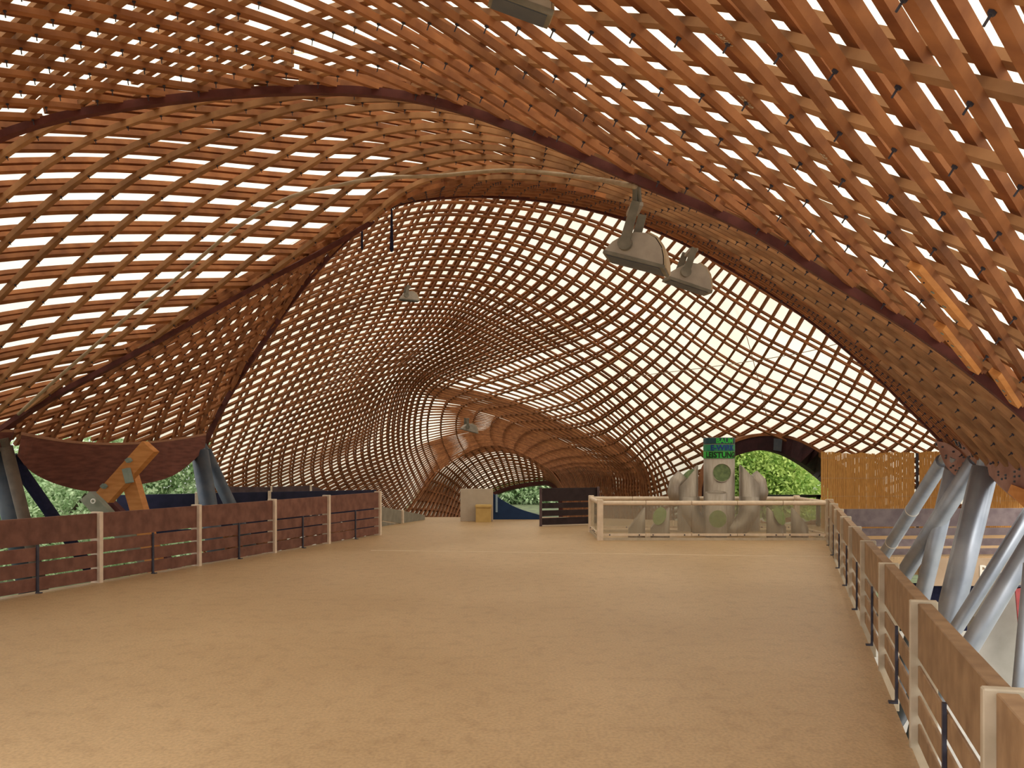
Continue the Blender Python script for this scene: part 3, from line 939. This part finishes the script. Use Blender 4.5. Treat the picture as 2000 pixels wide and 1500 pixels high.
e_ = U(166, 968, 17.8); f_ = U(205, 1010, 17.8)
bar('shaft', e_, e_ + (f_ - e_) * 5.5, 0.24, 0.12, mat('grey_green_post', (0.20, 0.20, 0.14), (0.27, 0.26, 0.19)), gp)
m = MB(); c = U(182, 979, 17.72)
m.tube([c + Vector((math.cos(a) * 0.035, 0, math.sin(a) * 0.035)) for a in np.linspace(0, 2 * math.pi, 17)], 0.013, n=6); m.build('ring', M_LETTER, gp)
bar('dark_strut', U(196, 966, 18.0), U(196, 966, 18.0) + (U(240, 1010, 18.0) - U(196, 966, 18.0)) * 4, 0.10, 0.1, M_EDGE, gp)

# ------------------------------------------------------------------ glazed railing around the pit
gx0, gx1, gy0, gy1 = U(1172, 0, 20.6).x, U(1618, 0, 20.6).x, 20.6, 22.9
rl = empty('glazed_railing', (gx0, gy0, 0)); tag(rl, 'low glazed railing with cream rails around the pipe sculpture', 'railing')
H = 0.80
for (x, y) in ((gx0, gy0), (gx1, gy0), (gx0, gy1), (gx1, gy1)):
    q = MB(); q.cbox((x - 0.06, y - 0.06, 0), (0.12, 0, 0), (0, 0.12, 0), (0, 0, H + 0.02), 0.01); q.build('corner_post', M_POST, rl)
def grail(a, b, npan):
    a, b = Vector((*a, 0)), Vector((*b, 0)); u = (b - a).normalized(); nn = u.cross(Vector((0, 0, 1)))
    for k in range(npan):
        p, q_ = a.lerp(b, k / npan), a.lerp(b, (k + 1) / npan)
        s, e = p + u * (0.062 if k == 0 else 0.006), q_ - u * (0.062 if k == npan - 1 else 0.006)
        z = Vector((0, 0, H - 0.05))
        q = MB(); q.tube([s + z, e + z], 0.045, n=12); q.build('hand_rail', M_POST, rl)
        q = MB(); q.obox(s - nn * 0.006 + Vector((0, 0, 0.10)), e - s, nn * 0.012, (0, 0, H - 0.19)); q.build('pane', M_PANE, rl)
        q = MB(); q.obox(s - nn * 0.03 + Vector((0, 0, 0.09)), e - s, nn * 0.06, (0, 0, 0.045)); q.build('bottom_rail', M_POST, rl)
        for f in (0.15, 0.85):
            c = s.lerp(e, f) + Vector((0, 0, 0.11)) + nn * 0.03
            q = MB(); q.tube([c, c + nn * 0.015], 0.014, n=8); q.tube([c - nn * 0.06, c - nn * 0.075], 0.014, n=8); q.build('bolt', M_IRON, rl)
    q = MB(); q.obox(a + u * .06 - nn * 0.04, (b - a) - u * .12, nn * 0.08, (0, 0, 0.05)); q.build('kerb', M_POST_R, rl)
grail((gx0, gy0), (gx1, gy0), 5); grail((gx0, gy1), (gx1, gy1), 5); grail((gx0, gy0), (gx0, gy1), 2); grail((gx1, gy0), (gx1, gy1), 2)

# ------------------------------------------------------------------ pipe sculpture
dS = 21.9
sc = empty('pipe_sculpture', U(1404, 1050, dS)); sc.location.z = 0.0
tag(sc, 'grey steel organ of cut pipes around a column with green lettered bands', 'sculpture')
cx0 = U(1404.5, 0, dS).x
R0 = 30 * dS / F
def zc(y, d=dS): return EYE + (HY - y) / F * d
def cyl(name, x, y, r, z0, z1, mm, parent=sc, n=32, slant=0.0, az=0.0, inside=True):
    """vertical pipe with a slanted top; slant = rise across the diameter, az = direction of the rise"""
    vs, fs = [], []
    t = min(0.02, r * 0.1)
    for k in range(n):
        a = 2 * math.pi * k / n
        ca, sa = math.cos(a), math.sin(a)
        h = z1 + slant * (math.cos(a - az)) / 2
        hi = z1 + slant * (math.cos(a - az)) / 2
        vs += [(x + r * ca, y + r * sa, z0), (x + r * ca, y + r * sa, h), (x + (r - t) * ca, y + (r - t) * sa, hi), (x + (r - t) * ca, y + (r - t) * sa, hi - 0.03)]
    for k in range(n):
        j = (k + 1) % n
        for i in range(3):
            fs.append((k * 4 + i, j * 4 + i, j * 4 + i + 1, k * 4 + i + 1))
    fs.append(tuple(4 * k + 3 for k in range(n)))
    o = mesh_obj(name, vs, fs, mm, parent)
    for pl in o.data.polygons: pl.use_smooth = len(pl.vertices) == 4
    return o
def disc(name, c, r, mm, nrm, parent=sc, ry=None):
    nrm = Vector(nrm).normalized(); ex = nrm.cross(Vector((0, 0, 1))).normalized(); ez = ex.cross(nrm)
    ry = ry or r
    vs = [Vector(c) + ex * math.cos(a) * r + ez * math.sin(a) * ry for a in np.linspace(0, 2 * math.pi, 33)[:-1]]
    q = MB(); q.prism(vs, -nrm * 0.012); return q.build(name, mm, parent, fix=True)
cyl('column', cx0, dS, R0, 0.0, zc(855), M_PIPE)
# wrapped bands with lettering
def band(y0, y1, mm):
    z0, z1 = zc(y1), zc(y0); r = R0 + 0.006; n = 40
    vs, fs = [], []
    for k in range(n):
        a = 2 * math.pi * k / n
        vs += [(cx0 + r * math.cos(a), dS + r * math.sin(a), z0), (cx0 + r * math.cos(a), dS + r * math.sin(a), z1)]
    for k in range(n):
        j = (k + 1) % n
        fs.append((2 * k, 2 * j, 2 * j + 1, 2 * k + 1))
    mesh_obj('band', vs, fs, mm, sc)
def wrap_text(txt, y0, y1, mm, ang_c, squeeze=1.0):
    z0, z1 = zc(y1), zc(y0); hgt = (z1 - z0) * 0.80
    me = text_mesh(txt, hgt / 0.70, bold=hgt * 0.05, extr=0.0)
    xs = [v.co.x for v in me.vertices]; w = max(xs) - min(xs); mid = (max(xs) + min(xs)) / 2
    bm = bmesh.new(); bm.from_mesh(me)
    for v in bm.verts:
        a = -math.pi / 2 + ang_c + (v.co.x - mid) * squeeze / R0
        r = R0 + 0.012
        v.co = Vector((cx0 + r * math.cos(a), dS + r * math.sin(a), z0 + (z1 - z0) * 0.12 + v.co.y))
    bm.to_mesh(me); bm.free()
    me.materials.append(mm)
    o = bpy.data.objects.new('lettering', me); COL.objects.link(o); o.parent = sc
    o.matrix_parent_inverse = Matrix.Translation(-Vector(sc.location))
band(855.5, 867, M_SIGNBLUE); band(868.5, 881, M_SIGNTEAL); band(882, 895, M_GREEN)
wrap_text('BAUM', 855.5, 867, M_GREEN, 0.20, 1.0)
wrap_text('E-WIRK', 868.5, 881, M_BLUELET, 0.08, 1.0)
wrap_text('LEISTUNGE', 882, 895, M_BLACK, 0.06, 0.95)
disc('porthole', (cx0 - 0.01, dS - R0 - 0.005, zc(923)), 17 * dS / F, M_PIPEIN, (0, -1, 0))
m = MB(); cc = Vector((cx0 - 0.01, dS - R0 - 0.01, zc(923)))
m.tube([cc + Vector((math.cos(a), 0, math.sin(a))) * 17.5 * dS / F for a in np.linspace(0, 2 * math.pi, 33)], 0.008, n=6); m.build('porthole_ring', M_PIPE, sc)
# front pipe in the pit with its round opening
dF = 21.25
fx = U(1401, 0, dF).x
cyl('front_pipe', fx, dF + 0.12, 21 * dF / F, 0.0, zc(962, dF), M_PIPE, slant=0.06, az=math.pi / 2)
disc('porthole', (fx - 0.01, dF + 0.12 - 21 * dF / F - 0.004, zc(1013, dF)), 17 * dF / F, mat('moss_disc', (0.16, 0.25, 0.07), (0.22, 0.32, 0.10), scale=14), (0, -1, 0))
# side elbows: mitred bends
def elbow(name, pts, r):
    q = MB(); q.tube(pts, r, n=24); o = q.build(name, M_PIPE, sc)
    for pl in o.data.polygons: pl.use_smooth = len(pl.vertices) == 4
    return o
for s in (-1, 1):
    X = lambda px, d=dS: U(1404.5 + s * px, 0, d).x
    yb = dS + 0.05
    # upper pipe, cut on the slant at its top
    cyl('side_pipe', X(60.5), yb, 20 * dS / F, 0.1, zc(930), M_PIPE, slant=0.48, az=(0 if s < 0 else math.pi))
    disc('cut_face', Vector((X(60), yb - 0.0, zc(930))), 17 * dS / F, M_PIPEIN, Vector((s * 0.62, -0.35, 0.60)), ry=18 * dS / F)
    elbow('shoulder_pipe', [(X(66), yb + 0.1, zc(932)), (X(79), yb + 0.1, zc(944)), (X(83), yb + 0.1, zc(960)), (X(74), yb + 0.1, zc(985))], 17 * dS / F)
    elbow('lower_bend', [(X(58), yb - 0.1, zc(970)), (X(57), yb - 0.1, zc(1002)), (X(44), yb - 0.12, zc(1024)), (X(24), yb - 0.15, zc(1036)), (X(8), yb - 0.15, zc(1037))], 19 * dS / F)
    # free-standing cut pipes in front
    cyl('cut_pipe', X(114, 21.1), 21.2, 19 * 21 / F, 0.0, zc(1012, 21), M_PIPE, slant=0.42, az=(0 if s < 0 else math.pi))
    disc('cut_face', Vector((X(117, 21.1), 21.05, zc(1008, 21))), 14 * 21 / F, mat('moss_disc', (0.16, 0.25, 0.07), (0.22, 0.32, 0.10)), Vector((s * 0.5, -0.75, 0.45)), ry=19 * 21 / F)
    cyl('cut_pipe', X(160, 21.3), 21.4, 17 * 21 / F, 0.0, zc(1014, 21), M_PIPE, slant=0.44, az=(0 if s < 0 else math.pi))

# ------------------------------------------------------------------ doorway arch and far things
da = empty('doorway_arch', U(1500, 960, 33)); tag(da, 'dark red-brown arch beam over the bright doorway to the trees', 'arch')
to = curve3([(1368, 1010, 32.0), (1372, 940, 32.0), (1386, 903, 32.0), (1412, 876, 32.0), (1445, 858, 32.0), (1490, 849, 32.0), (1540, 854, 31.6), (1580, 870, 30.6), (1614, 890, 29.8), (1650, 915, 29.2), (1668, 940, 29.0), (1675, 1010, 29.0)], 40)
ti = curve3([(1386, 1010, 32.0), (1390, 945, 32.0), (1404, 916, 32.0), (1424, 898, 32.0), (1450, 886, 32.0), (1490, 879, 32.0), (1528, 886, 31.6), (1562, 902, 30.6), (1595, 925, 32.0), (1625, 950, 29.2), (1640, 965, 29.0), (1648, 1010, 29.0)], 40)
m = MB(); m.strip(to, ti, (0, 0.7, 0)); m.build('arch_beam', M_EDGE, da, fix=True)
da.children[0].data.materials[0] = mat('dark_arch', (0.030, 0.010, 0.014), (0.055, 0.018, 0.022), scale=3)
m = MB(); m.strip([p + Vector((0, -0.06, 0.05)) for p in to], [p + Vector((0, -0.06, -0.04)) for p in to], (0, 0.8, 0)); m.build('arch_rim', M_LATH, da, fix=True)
m = MB(); m.tube([U(1499, 848, 32.4), U(1505, 826, 32.2)], 0.05, n=8); m.build('hanger', M_NAVY, da)
m = MB(); m.prism([U(1512, 856, 31.6), U(1528, 858, 31.6), U(1526, 882, 31.6), U(1511, 879, 31.6)], (0, 0.05, 0)); m.build('splice_plate', M_STEEL_D, da, fix=True)
m = MB(); a_, b_ = U(1470, 968, 25), U(1604, 968, 25)
m.obox(a_ + Vector((0, 0, -0.05)), b_ - a_, (0, 0.12, 0), (0, 0, 0.07))
m.obox(a_ + Vector((0, 0, -a_.z)), (0.08, 0, 0), (0, 0.1, 0), (0, 0, a_.z)); m.obox(b_ + Vector((-.1, 0, -a_.z)), (0.08, 0, 0), (0, 0.1, 0), (0, 0, a_.z))
tag(m.build('black_barrier', M_BLACK), 'black barrier bar in front of the bright doorway', 'barrier')

pn = empty('panel_board', U(930, 1019, 26.8)); tag(pn, 'pale blank panel board standing at the end of the deck', 'panel')
m = MB(); m.cbox(U(899, 1018.6, 26.8), (64 * 26.8 / F, 0, 0), (0, 0.10, 0), (0, 0, 64 * 26.8 / F), 0.01); m.build('board', M_WHITE, pn)
m = MB(); a_ = U(899, 1018.6, 26.8); m.obox((a_.x + .1, a_.y + .1, 0), (0.08, 0, 0), (0, 0.25, 0), (0, 0, 0.1)); m.build('foot', M_WHITE, pn)
bn = empty('litter_bin', U(944, 1020, 26.4)); tag(bn, 'small yellow lidded bin before the pale panel board', 'bin')
a_ = U(929, 1020, 26.4); m = MB(); m.cbox((a_.x, a_.y, 0), (30 * 26.4 / F, 0, 0), (0, 0.36, 0), (0, 0, 0.38), 0.015); m.build('body', M_BIN, bn)
m = MB(); m.cbox((a_.x - .015, a_.y - .02, 0.38), (30 * 26.4 / F + .03, 0, 0), (0, 0.4, 0), (0, 0, 0.07), 0.02); m.build('lid', M_BIN, bn)
bp_ = empty('blue_hoarding', U(1005, 1019, 27.6)); tag(bp_, 'deep blue panel with a sloping curved top at the end of the deck', 'panel')
tp = curve3([(963, 964, 27.6), (985, 979, 27.6), (1015, 994, 27.6), (1054, 1006, 27.6)], 16); bt = [Vector((p.x, p.y, 0)) for p in tp]
m = MB(); m.strip(tp, bt, (0, 0.08, 0)); m.build('sheet', M_BLUE, bp_, fix=True)
m = MB(); m.box(U(968, 0, 27.5).x, U(972, 0, 27.5).x, 27.5, 27.56, 0.2, 0.68); m.build('strip', mat('pale_blue', (0.25, 0.35, 0.45), (0.3, 0.4, 0.5)), bp_)

# ------------------------------------------------------------------ floodlights
def flood(label, x0, y0, x1, y1, d, tilt, yaw, hang, scale_h=1.0, arm=True):
    """half-round floodlight whose flat face runs between two seen points; hang = fixing point"""
    a, b = U(x0, y0, d), U(x1, y1, d)
    ex = (b - a).normalized(); w = (b - a).length
    ez = ex.cross(Vector((0, 1, 0))); ez = -ez if ez.z < 0 else ez
    ey = Vector((0, 1, 0))
    rot = Matrix.Rotation(yaw, 3, ez)
    ex, ey = rot @ ex, rot @ ey
    c = (a + b) / 2
    dep = w * 0.55
    root = empty('floodlight', c); tag(root, label, 'floodlight', 'floodlights hung from the shells')
    prof = [(-0.5, 0.0), (-0.5, 0.04), (-0.42, 0.19), (-0.28, 0.33), (-0.1, 0.43), (0.08, 0.46), (0.24, 0.42), (0.37, 0.31), (0.45, 0.17), (0.5, 0.03), (0.5, 0.0)]
    pp = [c + ex * (p * w) + ez * (q * w * scale_h) for p, q in prof]
    m = MB(); m.prism([p - ey * dep * 0.1 for p in pp], ey * dep); m.build('housing', M_LAMP, root, fix=True)
    rim = [c + ex * (p * w * 1.03) + ez * (q * w * 1.04 * scale_h) for p, q in prof[5:]]
    rim2 = [c + ex * (p * w * 1.12) + ez * (q * w * 1.10 * scale_h) for p, q in prof[5:]]
    m = MB(); m.strip(rim2, rim, ey * dep * 0.9); m.build('visor', M_LAMP_RIM, root, fix=True)
    m = MB(); m.obox(c - ex * w * 0.52 - ez * 0.02 - ey * dep * 0.12, ex * w * 1.06, ey * dep * 1.04, ez * 0.03); m.build('front_frame', M_LAMP_D, root, fix=True)
    m = MB(); m.obox(c - ex * w * 0.46 - ez * 0.026 - ey * dep * 0.05, ex * w * 0.92, ey * dep * 0.9, ez * 0.006); m.build('glass', M_STEEL_D, root, fix=True)
    if arm:
        k = c - ex * w * 0.2 + ez * w * 0.2 * scale_h - ey * dep * 0.1
        m = MB(); m.tube([k + ey * 0.02, k - ey * 0.05], w * 0.12, n=18); m.build('pivot', M_LAMP_D, root)
        h = Vector(hang)
        top = Vector((h.x, k.y - 0.03, h.z))
        u = (top - k).normalized(); s = u.cross(ey).normalized() * w * 0.085
        m = MB(); m.strip([k - ey * 0.05 - s, k - ey * 0.05 + (top - k) - s * 0.8], [k - ey * 0.05 + s, k - ey * 0.05 + (top - k) + s * 0.8], ey * 0.015)
        m.build('yoke_arm', M_LAMP_D, root, fix=True)
        m = MB(); m.strip([k + ey * (dep + .02) - s, k + ey * (dep + .02) + (top - k) - s * 0.8], [k + ey * (dep + .02) + s, k + ey * (dep + .02) + (top - k) + s * 0.8], ey * 0.015)
        m.build('yoke_arm', M_LAMP_D, root, fix=True)
        m = MB(); m.obox(top - Vector((w * .1, 0.03, 0.03)), (w * .2, 0, 0), (0, dep + 0.09, 0), (0, 0, 0.03)); m.build('yoke_top', M_LAMP, root)
        m = MB(); p = top + Vector((0, dep / 2, 0)); m.tube([p, p.lerp(h, 0.5) + Vector((0.01, 0, 0.02)), h], 0.02, n=8); m.build('hanger', M_LAMP_D, root)
    return root


h1 = middle.pick(1243, 352)[0]
flood('large half-round floodlight hanging below the dark arch beam', 1181, 488, 1294, 525, 8.9, 0, -0.30, U(1243, 398, 8.9))
m = MB(); m.tube([U(1240, 400, 9.1), U(1241, 368, 8.95), U(1243, 342, 8.8)], 0.025, n=8); m.tube([U(1250, 400, 9.1), U(1248, 370, 8.95), U(1245, 342, 8.8)], 0.018, n=8)
m.build('suspension', M_LAMP_D, bpy.data.objects['floodlight'])
flood('smaller floodlight with a thick front rim beside the large half-round one', 1306, 543, 1388, 568, 11.0, 0, 0.14, U(1352, 488, 11.0), scale_h=1.1)
flood('floodlight at the upper picture edge under the near vault', 962, -14, 1076, 22, 5.1, 0, 0.12, U(1020, -70, 5.1))
pa = dome.pick(800, 562)[0]
flood('tiny floodlight hanging high in the dome', 782, 584, 818, 586, pa.y - 1.2, 0, 0.3, U(800, 562, pa.y - 0.9), scale_h=1.0)
pa = dome.pick(916, 815)[0]
flood('tiny floodlight hanging over the far tunnel mouth', 902, 838, 933, 846, pa.y - 1.5, 0, 0.3, U(914, 818, pa.y - 1.0), scale_h=1.0)

# ------------------------------------------------------------------ conduit, hanging tassels, cables
cp = [(1243, 345), (1150, 335), (1000, 322), (850, 331), (740, 338), (650, 350), (560, 378), (470, 428), (400, 482), (330, 540), (250, 606), (170, 676), (100, 738), (30, 805)]
pts = []
for (x, y) in cp:
    p, n, _, _ = middle.pick(x, y)
    pts.append(p - n * 0.07)
pts = [Vector(p) for p in cr1(np.array(pts), 60)]
m = MB(); m.tube(pts, 0.024, n=8)
tag(m.build('cable_conduit', M_CONDUIT, smooth=True), 'pale cable conduit bending along the vault beyond the dark arch', 'conduit')
def tassel(label, x, y0, y1, d, wpx):
    root = empty('hanging_tassel', U(x, y0, d)); tag(root, label, 'tassel')
    a, b = U(x, y0, d), U(x, y1, d); w = wpx * d / F / 2
    m = MB(); m.tube([a, a.lerp(b, .25), a.lerp(b, .7), a.lerp(b, .93)], 0.012, n=10, r_end=w); m.build('folded_cloth', M_NAVY, root)
    m = MB(); m.tube([a.lerp(b, .93), b], w, n=10, r_end=w * 0.5); m.build('tip', M_NAVY, root)
    m = MB(); m.tube([a + Vector((0, 0, 0.25)), a], 0.006, n=5); m.build('cord', M_IRON, root)
tassel('longer dark navy tassel hanging at the top of the dome opening', 765, 408, 492, 15.6, 8)
tassel('shorter dark navy tassel beside the longer one', 707, 436, 488, 15.9, 5)
def cable(label, pl, r=0.006):
    m = MB(); m.tube(curve3(pl, 20), r, n=5); tag(m.build('thin_cable', M_CONDUIT), label, 'cable')
cable('thin cable crossing the bright dome wall in a shallow curve', [(1215, 738, 30), (1400, 715, 29), (1560, 690, 27), (1660, 665, 25)], 0.010)
cable('thin cable hanging down the bright dome wall above the doorway arch', [(1440, 590, 27.5), (1470, 700, 29), (1488, 770, 30), (1500, 825, 31)], 0.010)

# ------------------------------------------------------------------ repair laths and chalk numbers on the near vault
def snap(x, y):
    """the place on the nearest long lath of the near vault: point, outward normal, direction to the right"""
    _, _, i, j = near.pick(x, y)
    sx, ty = j / 219 * near.La, i / 89 * near.Lb
    ca, sa = math.cos(math.radians(N1A)), math.sin(math.radians(N1A))
    d = -sa * sx + ca * ty
    dd = round(d / N1S) * N1S - d
    sx += -sa * dd; ty += ca * dd
    P, N = near.at(np.array([ty, ty + sa * 0.1]) / near.Lb, np.array([sx, sx + ca * 0.1]) / near.La)
    u = Vector(P[1] - P[0]).normalized()
    if u.x < 0: u = -u
    return Vector(P[0]), Vector(N[0]), u
def repair(x0, y0, L, w, parent=near_sk):
    a, n, u = snap(x0, y0)
    u = u * L; s_ = n.cross(u).normalized() * w
    a2 = a - n * 0.042
    q = MB(); q.obox(a2 - s_ / 2, u, s_, n * 0.04); o = q.build('repair_board', M_FRESH, parent, fix=True)
    o['label'] = 'fresh orange repair board'
    q = MB(); k = max(3, int(L / 0.2))
    for i in range(k):
        p = a2 + u * ((i + .5) / k) + s_ * random.uniform(-.15, .15)
        q.tube([p - n * 0.006, p + n * 0.005], 0.014, n=8)
    tag(q.build('washer', M_PLATE, o), kind='stuff')
repair(1812, 520, 0.95, 0.085)
repair(1838, 630, 0.85, 0.085)
repair(1960, 735, 0.6, 0.085)
def chalk(txt, x, y, size):
    a, n, u = snap(x, y)
    ey = u.cross(n).normalized()
    place_text('chalk_mark', txt, size, M_CHALK, near_sk, a - n * 0.003 - ey * size * 0.35, u, ey, bold=-0.0004, extr=0.001)
chalk('22/10', 1488, 200, 0.055)
chalk('22/19', 1575, 285, 0.05)
chalk('22/11', 1378, 66, 0.05)


# ------------------------------------------------------------------ trees outside
def tree(label, cx, cy, zc_, rx, ry, rz, n, leaf, mm, group):
    root = empty('tree', (cx, cy, -3.0)); tag(root, label, 'tree', group)
    cent = [(rng.normal(0, .42, 3)) for _ in range(26)]
    c = np.array(cent)[rng.integers(0, 26, n)] + rng.normal(0, 0.17, (n, 3))
    c = c / np.maximum(1, np.linalg.norm(c, axis=1, keepdims=True)) * np.array([rx, ry, rz]) + np.array([cx, cy, zc_])
    d1 = rng.normal(0, 1, (n, 3)); d1 /= np.linalg.norm(d1, axis=1, keepdims=True)
    d2 = np.cross(d1, rng.normal(0, 1, (n, 3))); d2 /= np.linalg.norm(d2, axis=1, keepdims=True)
    s = leaf * rng.uniform(0.6, 1.3, (n, 1))
    V = np.stack([c - d1 * s, c + d2 * s * 0.5, c + d1 * s, c - d2 * s * 0.5], 1).reshape(-1, 3)
    Fs = [(4 * k, 4 * k + 1, 4 * k + 2, 4 * k + 3) for k in range(n)]
    o = mesh_obj('foliage', V, Fs, mm, root); tag(o, kind='stuff')
    q = MB(); q.tube([(cx, cy, -3), (cx + 0.1, cy, zc_ - rz * 0.4), (cx, cy + .1, zc_ + rz * 0.3)], 0.22, n=8, r_end=0.06)
    for k in range(6):
        an = k * 1.05; e = Vector((cx + math.cos(an) * rx * .6, cy + math.sin(an) * ry * .6, zc_ + rz * random.uniform(-.1, .4)))
        q.tube([(cx, cy, zc_ - rz * 0.4), e], 0.07, n=6, r_end=0.02)
    q.build('trunk', M_BARK, root)


GT2 = 'trees outside the hall'
tree('bright green tree filling the arched doorway', 11.0, 46, 1.0, 4.6, 3.0, 4.6, 45000, 0.11, M_LEAF, GT2)
tree('green tree at the sculpture side of the arched doorway', 13.5, 56, 1.0, 4.8, 3.0, 5.5, 30000, 0.12, M_LEAF, GT2)
tree('leafy tree behind the dark tubes and the bent beam', -12.0, 25.5, 0.3, 3.4, 2.6, 3.4, 26000, 0.07, M_LEAF2, GT2)
tree('leafy tree seen between the bent beam and the dark fence', -15.5, 41.0, 1.0, 5.0, 3.0, 4.4, 26000, 0.11, M_LEAF2, GT2)
tree('leafy tree outside behind the red-brown fence, cut off by the picture edge', -13.5, 19.0, -0.6, 2.6, 2.4, 2.8, 16000, 0.06, M_LEAF2, GT2)
tree('distant tree framed by the far tunnel exit', 1.0, 106, -1.0, 8.5, 4.5, 8.0, 24000, 0.25, M_LEAF2, GT2)
